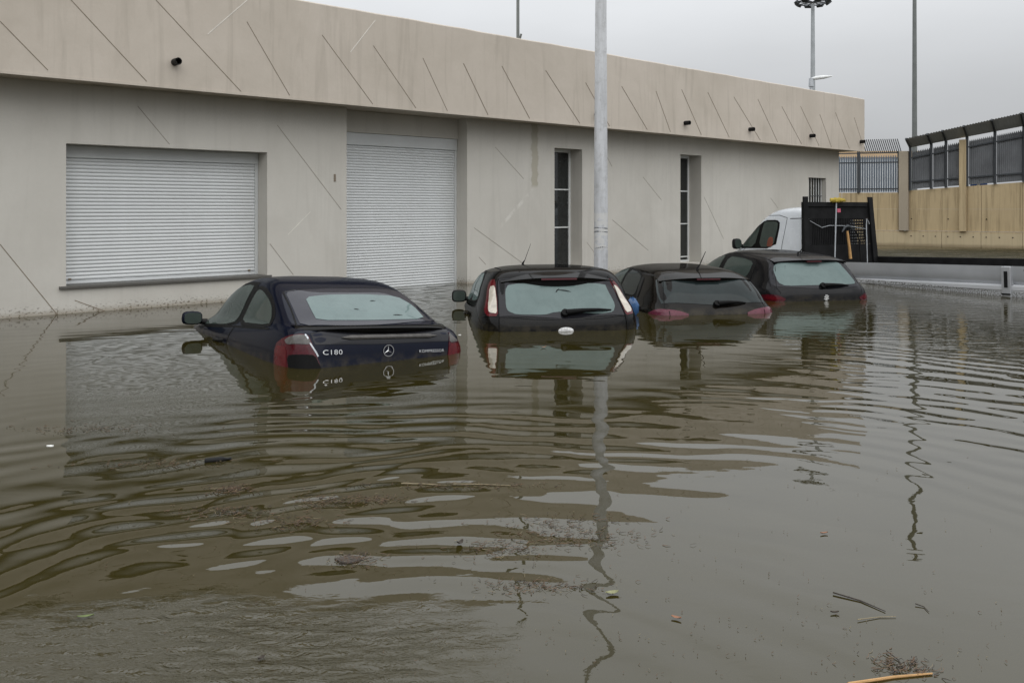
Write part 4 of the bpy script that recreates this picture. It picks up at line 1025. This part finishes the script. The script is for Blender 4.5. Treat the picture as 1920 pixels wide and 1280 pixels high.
o = MB().prism([(q[0] * 1.05, q[1] * 1.1) for q in lion], 'y', -0.008, 0.006).build('lion_emblem', M_SILVER, c4)
o.location = l; o.rotation_euler = (R(6), 0, 0)
for ax, sd in (('left', -1), ('right', 1)):
    D4.patch('side_window_trim', [(3.02, 1.07), (.80, 1.09), (.80, 1.20), (.86, 1.395), (1.35, 1.435), (2.0, 1.435), (2.50, 1.32)], ax, M_RUBBER, 0.003, 1)
    D4.patch('front_window', [(2.90, 1.085), (2.02, 1.09), (2.04, 1.385), (2.15, 1.385), (2.45, 1.30)], ax, M_FOGS, 0.007, 1)
    D4.patch('rear_side_window', [(1.86, 1.09), (1.02, 1.10), (.92, 1.19), (.945, 1.365), (1.35, 1.40), (1.86, 1.395)], ax, M_FOGS, 0.007, 1)
    D4.seam('door_seam', [(1.80, 1.05), (1.80, .6)], ax, M_RUBBER, 0.010)
    D4.mirror(sd, 2.78, 1.06, M_BLACK, xo=0.14, sz=(0.10, 0.05, 0.08))
    D4.seam('roof_seam', [(.60 * sd, .6, 1.46), (.57 * sd, 1.4, 1.49), (.54 * sd, 2.0, 1.465)], 'near', M_RUBBER, 0.014, 0.003)
antenna(D4, 0.0, .78, .05, -.16, .20, 0.008)

bpy.context.view_layer.update()
def stuck(car, root, p, ang, ln, label):
    l, nn = car.hit(p, 'rear')
    Mw = root.matrix_world; lw = Mw @ (l + nn * 0.011); nw = (Mw.to_3x3() @ nn).normalized()
    xr = (Mw.to_3x3() @ Vector((math.cos(ang), 0, math.sin(ang)))).normalized(); xr = (xr - nw * xr.dot(nw)).normalized(); yr = nw.cross(xr)
    mb = MB(); rows = []
    for i in range(6):
        t_ = i / 5; w_ = .007 * math.sin(math.pi * (t_ * .85 + .1))
        rows.append([(( t_ - .5) * ln, q * w_ + .006 * math.sin(t_ * 3), .002 * (1 - abs(q))) for q in (-1, 0, 1)])
    o = mb.grid(rows).build('leaf', M_BLACK, smooth=True, fixn=False)
    o.matrix_world = Matrix.Translation(lw) @ Matrix((xr, yr, nw)).transposed().to_4x4()
    return tag(o, label, 'leaf', 'bits stuck on rear windows')
stuck(A, c1, (.30, 1.10), -.25, .10, 'dark leaf sliver stuck low on the coupe rear window, right of its middle')
stuck(A, c1, (.17, 1.22), -.1, .06, 'short dark leaf sliver stuck high on the coupe rear window')
stuck(A, c1, (-.06, 1.15), -.8, .05, 'faint dark speck stuck left of the middle on the coupe rear window')
stuck(B, c2, (.06, 1.165), -.25, .15, 'long dark leaf stuck on the black hatchback rear window')
stuck(B, c2, (-.02, 1.17), .9, .07, 'short dark stalk meeting the long leaf on the black hatchback rear window')

for c_ in (c1, c2, c3, c4): c_['group'] = 'cars stranded in the flood'

# ------------------------------------------------------------------ truck
TH = 28.0
tr = thing('flatbed_truck', 'white flatbed truck with aluminium drop sides and black headboard, half submerged', 'truck', (8.0, 14.63, 0), (R(-1.9), 0, R(TH)), mode='YXZ')
def alu_dirty():
    m = bpy.data.materials.new('dropside_aluminium'); m.use_nodes = True
    t = NT(m); b = m.node_tree.nodes['Principled BSDF']; v = t.obj(); x, y, z = t.xyz(v)
    n = t.rng(t.noise(t.mapping(v, (1, .5, 4)), 2, 5), 0.3, 0.7)
    c = t.mix(n, (0.60, 0.61, 0.625), (0.51, 0.52, 0.535))
    sp = t.rng(t.noise(v, 55, 3), 0.44, 0.56)
    band = t.math('MULTIPLY', sp, t.rng(t.math('ADD', z, t.math('MULTIPLY', y, -0.033)), 0.075, 0.085, 1, 0))
    c = t.mix(t.math('MULTIPLY', band, 0.8), c, (0.09, 0.085, 0.07))
    t.link(c, b.inputs['Base Color']); b.inputs['Metallic'].default_value = 0.35; b.inputs['Roughness'].default_value = 0.4
    return m
M_DROP = alu_dirty()
YR, YH, BW = -1.15, 4.40, 2.22
M_DROPG = mat('dropside_grey', (0.40, 0.41, 0.425), 0.42, metal=0.35, scale=1.2, var=0.12)
prof = [(0.045, .478), (0.0, .484), (0.0, .36), (0.004, .30), (0.014, .25), (0.034, .21), (0.055, .19)]
prof2 = [(0.055, .188), (0.03, .182), (-0.024, .160), (-0.026, .10), (-0.018, .09), (-0.018, -.35), (0.045, -.35)]
for ya, yb in ((0.082, YH), (YR, -0.082)):
    ds = MB().grid([[(p[0], y, p[1]) for p in prof] for y in (ya, yb)]).build('drop_side', M_DROPG, tr, smooth=True, angle=30)
    MB().grid([[(p[0], y, p[1]) for p in prof2] for y in (ya, yb)]).build('bottom_rail', M_DROP, ds, smooth=True, angle=30)
stk = MB().box(-0.04, 0.05, -0.078, 0.078, -0.4, .478).build('stake_post', M_ALU, tr, bevel=0.008)
MB().box(-0.048, -0.0385, -0.03, 0.028, .14, .40).build('latch_recess', M_BLACK, stk)
MB().box(-0.055, -0.0385, -0.074, 0.074, .022, .045).build('hinge_strap', M_BLACK, stk)
for z in (.42, .23): MB().tube([(-0.01, -.42 if z < .3 else -.30, z), (0.01, -.42 if z < .3 else -.30, z)], .016, 8).build('bolt', M_BLACK, stk)
MB().box(BW - .045, BW, YR, YH, -.2, .525).build('drop_side', M_HEAD, tr)
MB().box(0.05, BW - .05, YR, YH, -.12, -.06).build('bed_floor', M_HEAD, tr)
MB().box(0.0, BW, YR - .05, YR - .002, -.3, .47).build('tail_board', M_ALU, tr)
zt_, zp_ = 1.69, 1.80
def hb_x(z, side_): return (0.0 + 0.05 * (z + .2) / 1.97) if side_ < 0 else (BW + .03 - 0.19 * (z + .2) / 1.97)
pl = MB()
def hbq(z0, z1, x0f=0.0, x1f=1.0, y=YH, th=.03):
    def X(f, z): return hb_x(z, -1) + (hb_x(z, 1) - hb_x(z, -1)) * f
    v = [(X(x0f, z0), y, z0), (X(x1f, z0), y, z0), (X(x1f, z1), y, z1), (X(x0f, z1), y, z1)]
    pl.add(v + [(a, b + th, c) for a, b, c in v], [(0, 1, 2, 3), (7, 6, 5, 4), (0, 4, 5, 1), (1, 5, 6, 2), (2, 6, 7, 3), (3, 7, 4, 0)])
hbq(-.2, .80); hbq(1.345, zt_); hbq(.802, 1.343, 0, .13); hbq(.802, 1.343, .87, 1)
head = pl.build('headboard', M_HEAD, tr)
for sd in (-1, 1):
    xa, xb = hb_x(-.2, sd), hb_x(zp_, sd)
    w = .15
    v = [(xa, YH - .05, -.2), (xa - sd * w, YH - .05, -.2), (xb - sd * w * .75, YH - .05, zp_), (xb, YH - .05, zp_)]
    MB().add(v + [(a, b + .045, c) for a, b, c in v], [(0, 1, 2, 3), (7, 6, 5, 4), (0, 4, 5, 1), (1, 5, 6, 2), (2, 6, 7, 3), (3, 7, 4, 0)]).build('upright', M_HEAD, head)
MB().box(.17, BW - .32, YH - .04, YH - .003, zt_ - .09, zt_ - .003).build('top_rail', M_HEAD, head)
gr = MB()
for k in range(31):
    x = .32 + k * (BW - .68) / 30
    gr.box(x, x + .026, YH + .004, YH + .012, .80, 1.345)
for k in range(9):
    z = .82 + k * .062
    gr.box(.28, BW - .34, YH + .013, YH + .02, z, z + .034)
gr.build('perforated_grille', M_HEAD, head)
MB().box(.30, 1.48, YH + .05, YH + .06, .78, 1.36).build('backing_sheet', M_HEAD, head)
MB().box(1.035, 1.135, YH - .008, YH - .002, 1.475, 1.555).build('pink_sticker', M_PINK, head)
MB().tube([(.22, YH - .03, 1.30), (.55, YH - .03, 1.16), (.75, YH - .04, 1.20), (1.3, YH - .04, 1.19), (1.6, YH - .03, 1.15), (1.85, YH - .03, 1.12)], .006, 6).build('wire', M_GALV, head, smooth=True)
# cab
cab = Car(tr, [(-.60, 4.528, .82, 7.236, 14, 4), (-.2, 4.512, .86, 7.423, 14, 4), (.2, 4.504, .87, 7.423, 14, 4), (.45, 4.504, .868, 7.283, 14, 4), (.60, 4.508, .86, 7.049, 14, 4), (.70, 4.512, .85, 6.834, 14, 4), (.80, 4.516, .835, 6.684, 14, 4), (1.0, 4.528, .80, 6.44, 14, 4), (1.2, 4.544, .765, 6.206, 14, 4),
               (1.38, 4.56, .735, 5.991, 12, 3.8), (1.48, 4.584, .705, 5.804, 9, 3.6), (1.548, 4.624, .66, 5.598, 7, 3.4), (1.585, 4.704, .58, 5.411, 5, 3), (1.607, 4.8, .40, 5.242, 4, 3)], M_CAB, cx=1.03)
cab.body.name = 'cab'
cab.patch('cab_window_trim', [(6.674, .73), (5.336, .73), (5.261, 1.27), (5.364, 1.345), (5.738, 1.345), (6.113, 1.16)], 'left', M_RUBBER, 0.004, 1)
cab.patch('door_window', [(5.841, .76), (5.402, .76), (5.317, 1.25), (5.392, 1.31), (5.71, 1.31), (5.767, 1.28)], 'left', M_FOGS, 0.009, 1)
cab.patch('quarter_window', [(6.497, .76), (5.972, .76), (5.879, 1.22), (6.085, 1.11)], 'left', M_FOGS, 0.009, 1)
cab.patch('seat_cover', [(5.598, .77), (5.43, .77), (5.411, .90), (5.439, .97), (5.523, .98), (5.579, .92)], 'left', M_ORANGE, 0.0105, 2, skirt=0.002)
cab.seam('door_seam', [(5.149, .2), (5.149, .8), (5.074, 1.38), (5.317, 1.44), (5.785, 1.44), (6.16, 1.25), (6.721, .76)], 'left', M_RUBBER, 0.012)
cab.seam('rain_gutter', [(4.99, 1.36), (4.587, 1.36)], 'left', M_FRIT, 0.016)
cab.patch('windscreen', [(-.68 + 1.03, .78), (.68 + 1.03, .78), (.56 + 1.03, 1.42), (-.56 + 1.03, 1.42)], 'front', M_FOGS, 0.006, 1)
cab.mirror(-1, 6.487, .82, M_BLACK, xo=0.17, sz=(0.11, 0.06, 0.12))
# tools hanging on the headboard
Mt = Matrix.Translation((8.0, 14.63, 0)) @ (Matrix.Rotation(R(TH), 4, 'Z') @ Matrix.Rotation(R(-1.9), 4, 'X'))
def on_truck(name, label, cat, loc):
    o = thing(name, label, cat, Mt @ Vector(loc), (R(-1.9), 0, R(TH)), mode='YXZ')
    return o
br = on_truck('push_broom', 'upturned broom with yellow bristles and red grip against the black headboard', 'broom', (.83, YH - .09, .18))
MB().tube([(0, 0, .0), (0.015, .01, .30)], .022, 10).build('grip', M_GRIP, br, smooth=True)
MB().tube([(0.015, .01, .295), (0.115, .02, 1.50)], .0145, 8).build('handle', M_GALV, br, smooth=True)
mb = MB(); rr = []
for i in range(15):
    t = i / 14; row = []
    for k in range(14):
        a = 2 * math.pi * k / 14; rad = (.030 + .022 * math.sin(math.pi * min(1, t * 1.05))) * (1 + random.uniform(-.22, .22))
        row.append((-.08 + .42 * t, rad * .8 * math.cos(a), 1.545 + rad * math.sin(a) + random.uniform(-.012, .012)))
    rr.append(row)
mb.grid(rr, closed=True); mb.f += [tuple(range(14)), tuple(range(14 * 14, 15 * 14))]
mb.build('bristles', M_YELLOW, br, smooth=True)
pk = on_truck('pickaxe', 'pickaxe with pale wooden handle hanging head up on the black headboard', 'pickaxe', (1.20, YH - .10, .50))
MB().tube([(.085, 0, .0), (.06, 0, .25), (.02, .01, .58)], [.034, .028, .026], 10).build('handle', M_WOOD, pk, smooth=True)
MB().tube([(-.14, 0, .56), (-.06, 0, .66), (.02, 0, .685), (.10, 0, .665), (.18, 0, .58)], [.012, .028, .036, .028, .012], 8).build('head', M_IRON, pk, smooth=True)
rd = on_truck('metal_rod', 'thin bent metal rod standing at the far end of the black headboard', 'rod', (1.80, YH - .09, -.05))
MB().tube([(0, 0, 0), (0, 0, 1.26), (0.02, 0, 1.38), (.06, 0, 1.34), (.09, 0, 1.27)], .011, 6).build('rod', M_GALV, rd, smooth=True)
hs = on_truck('tool_handle', 'dark curved tool handle leaning beside the pickaxe', 'tool', (1.55, YH - .08, 0.0))
MB().tube([(.05, 0, 0), (.06, 0, .55), (.03, 0, .9), (-.06, 0, 1.08)], .014, 6).build('shaft', M_BLACK, hs, smooth=True)

# blue bag caught by the dark hatchback
mb = MB(); rr = []
for i in range(13):
    th = math.pi * i / 12; row = []
    for k in range(18):
        ph = 2 * math.pi * k / 18; rad = 1 + .10 * math.sin(7 * ph + i) + random.uniform(-.07, .07)
        row.append((.085 * rad * math.sin(th) * math.cos(ph), .07 * rad * math.sin(th) * math.sin(ph), .12 + .125 * rad * math.cos(th)))
    rr.append(row)
bag = mb.grid(rr, closed=True).build('plastic_bag', M_BLUE, smooth=True, angle=35)
bag.location = (1.60, 12.05, -0.02)
tag(bag, 'crumpled blue plastic bag floating between the two middle hatchbacks', 'bag')

# ------------------------------------------------------------------ things afloat
def W(px, py):
    d = 1700 * CAM_H / (py - 390.0)
    return Vector(((px - 960) / 1700 * d, d, 0.0))
M_REED = mat('reed_brown', (0.11, 0.068, 0.040), 0.8, scale=20, var=0.4, vec='pos')
M_REEDL = mat('reed_straw', (0.20, 0.165, 0.10), 0.8, scale=20, var=0.3, vec='pos')
M_REEDD = mat('reed_dark', (0.035, 0.026, 0.018), 0.8, scale=20, var=0.3, vec='pos')
M_LEAFG = mat('leaf_green', (0.09, 0.12, 0.03), 0.6, scale=30, var=0.3, vec='pos')
M_LEAFY = mat('leaf_yellow', (0.17, 0.17, 0.08), 0.6, scale=30, var=0.3, vec='pos')
M_LEAFO = mat('leaf_orange', (0.22, 0.10, 0.05), 0.6, scale=30, var=0.3, vec='pos')
M_SCRAP = mat('white_scrap', (0.60, 0.60, 0.57), 0.6, scale=30, var=0.2, vec='pos')
def reed_mass(name, label, spots, per, m, lmin, lmax, seed, thick=0.0035):
    r_ = random.Random(seed); mb = MB()
    for (px, py, wx, wy) in spots:
        c = W(px, py); d = c.y
        sx_ = wx / 1700 * d; sy_ = wy * d * d / (1700 * CAM_H)
        for _ in range(per):
            u_, v_ = r_.gauss(0, .52), r_.gauss(0, .6)
            p = c + Vector((u_ * sx_, v_ * sy_, r_.uniform(.001, .004)))
            a = r_.gauss(0, .7) ; ln = r_.uniform(lmin, lmax) * r_.uniform(.3, 1)
            mid = p + Vector((math.cos(a) * ln / 2, math.sin(a) * ln / 2, r_.uniform(0, .006)))
            q = p + Vector((math.cos(a + .3) * ln, math.sin(a + .3) * ln, r_.uniform(-.002, .008)))
            mb.tube([p, mid, q], [thick * r_.uniform(.5, 1.2)] * 2 + [thick * .4], 4, cap=False)
    o = mb.build(name, m, fixn=False)
    tag(o, label, 'debris', kind='stuff')
    return o
SP = [(1060, 985, 130, 22), (1090, 1010, 120, 16), (940, 1030, 90, 20), (660, 1050, 50, 12), (1000, 1100, 110, 12), (600, 940, 60, 14), (540, 980, 90, 12), (700, 938, 60, 8), (850, 910, 160, 6), (420, 960, 90, 12), (430, 918, 40, 8), (300, 870, 150, 10), (160, 805, 150, 8), (1690, 1250, 60, 20)]
reed_mass('floating_reeds', 'scattered brown reed litter floating on the water', SP, 90, M_REED, .010, .05, 1, .0012)
reed_mass('floating_straw', 'scattered pale straw litter floating on the water', SP, 14, M_REEDL, .010, .05, 2, .0009)
reed_mass('floating_dark_twigs', 'scattered dark twigs and rotten bits floating on the water', SP, 55, M_REEDD, .010, .05, 3, .0012)
fine = [(960, 1000, 1500, 220), (600, 850, 1100, 120), (1300, 1150, 1300, 160), (1400, 1230, 900, 90)]
reed_mass('floating_specks', 'fine specks of plant litter spread over the near water', fine, 130, M_REED, .005, .016, 4, .0008)
reed_mass('floating_pale_specks', 'fine pale specks of litter spread over the near water', fine, 45, M_REEDL, .004, .014, 5, .0008)
def stick(name, label, cat, a, b, r0, m, z=.006, bend=.012):
    p, q = W(*a), W(*b); c = (p + q) / 2
    mid = Vector((bend, bend, z * .5))
    o = MB().tube([p - c + Vector((0, 0, z)), mid, q - c + Vector((0, 0, z * .6))], [r0, r0 * .9, r0 * .55], 7).build(name, m, smooth=True)
    o.location = c
    return tag(o, label, cat, 'sticks afloat')
stick('cane', 'long tan cane lying at the bottom edge of the photo', 'cane', (1590, 1285), (1748, 1264), .005, M_WOOD)
stick('twig', 'straight dark twig afloat in the smooth grey water at lower right', 'twig', (1562, 1113), (1660, 1147), .0028, M_REEDD)
stick('twig', 'thin dark twig rising towards the left above the tan cane', 'twig', (1662, 1222), (1700, 1262), .0018, M_REEDD)
stick('twig', 'pale thin stalk just below the straight dark twig', 'twig', (1608, 1164), (1680, 1157), .0018, M_REEDL)
stick('reed_stalk', 'long thin pale reed in the middle of the water below the black hatchback', 'reed', (752, 908), (826, 910), .003, M_REEDL)
stick('reed_stalk', 'broken pale reed with dark knot, right of the long thin reed', 'reed', (850, 909), (958, 911), .003, M_REEDL)
stick('twig', 'short forked dark twig to the right of the straight dark twig', 'twig', (1716, 1134), (1742, 1148), .002, M_REEDD)
def leaf(name, label, c, ln, wd, ang, m, curl=.008):
    ln *= .6; wd *= .55; curl *= .4
    mb = MB(); rows = []
    for i in range(7):
        t = i / 6; w = wd * math.sin(math.pi * (t * .9 + .05)) ** .8
        rows.append([((t - .5) * ln, s_ * w / 2, .004 + curl * (t - .5) ** 2 * 4 + .004 * abs(s_)) for s_ in (-1, 0, 1)])
    top = mb.grid(rows)
    o = mb.build(name, m, smooth=True, fixn=False); o.location = W(*c); o.rotation_euler = (0, 0, ang)
    return tag(o, label, 'leaf', 'leaves afloat')
leaf('leaf', 'yellow green leaf floating in the lower middle of the water', (1148, 1113), .085, .05, .3, M_LEAFY)
leaf('leaf', 'orange leaf floating at lower right of centre', (1268, 1160), .06, .03, -.5, M_LEAFO)
leaf('leaf', 'orange leaf floating just behind the black hatchback', (1019, 652), .10, .06, .1, M_LEAFO, .04)
leaf('leaf', 'grey brown leaf floating below the straight dark twig', (1565, 1150), .05, .02, 0, M_REEDD)
leaf('leaf', 'dark green leaf floating at lower left', (160, 1158), .09, .03, .3, M_LEAFG)
leaf('leaf', 'small tan leaf on the smooth water under the dark pole reflection', (1545, 1001), .06, .022, .2, M_LEAFO)
leaf('leaf', 'dark curled leaf standing up from the reed raft', (862, 1020), .06, .05, .8, M_REEDD, .03)
leaf('leaf', 'purplish dark leaf in the ruffled water at lower left', (490, 1236), .045, .03, .9, M_REEDD)
# bottle, scraps, bark
bt = thing('bottle', 'dark plastic bottle floating on its side left of centre', 'bottle', W(408, 864), (0, 0, R(20)))
MB().tube([(-.07, 0, .006), (-.065, 0, .006), (.025, 0, .007), (.045, 0, .007), (.06, 0, .007)], [.010, .017, .017, .008, .007], 12).build('body', M_BLACK, bt, smooth=True)
MB().tube([(.06, 0, .007), (.074, 0, .007)], .0085, 10).build('cap', M_BLACK, bt, smooth=True)
def scrap(name, label, c, s, m, seed):
    r_ = random.Random(seed); n = 9
    top = [(s * r_.uniform(.6, 1) * math.cos(2 * math.pi * k / n), s * r_.uniform(.3, .6) * math.sin(2 * math.pi * k / n), r_.uniform(.002, .007)) for k in range(n)]
    mb = MB().add(top + [(a * 1.05, b * 1.05, -.004) for a, b, c_ in top] + [(0, 0, .008)], [((k + 1) % n, k, 2 * n) for k in range(n)] + [(k, (k + 1) % n, n + (k + 1) % n, n + k) for k in range(n)])
    o = mb.build(name, m); o.location = W(*c)
    return tag(o, label, 'litter', 'litter afloat')
scrap('foam_scrap', 'white foam scrap floating at the left edge', (95, 836), .028, M_SCRAP, 1)
scrap('foam_scrap', 'tiny white scrap right of the navy coupe', (862, 628), .018, M_SCRAP, 2)
scrap('bark_piece', 'flat reddish brown piece of bark amid rings of ripples', (655, 1050), .07, M_REEDD, 3)
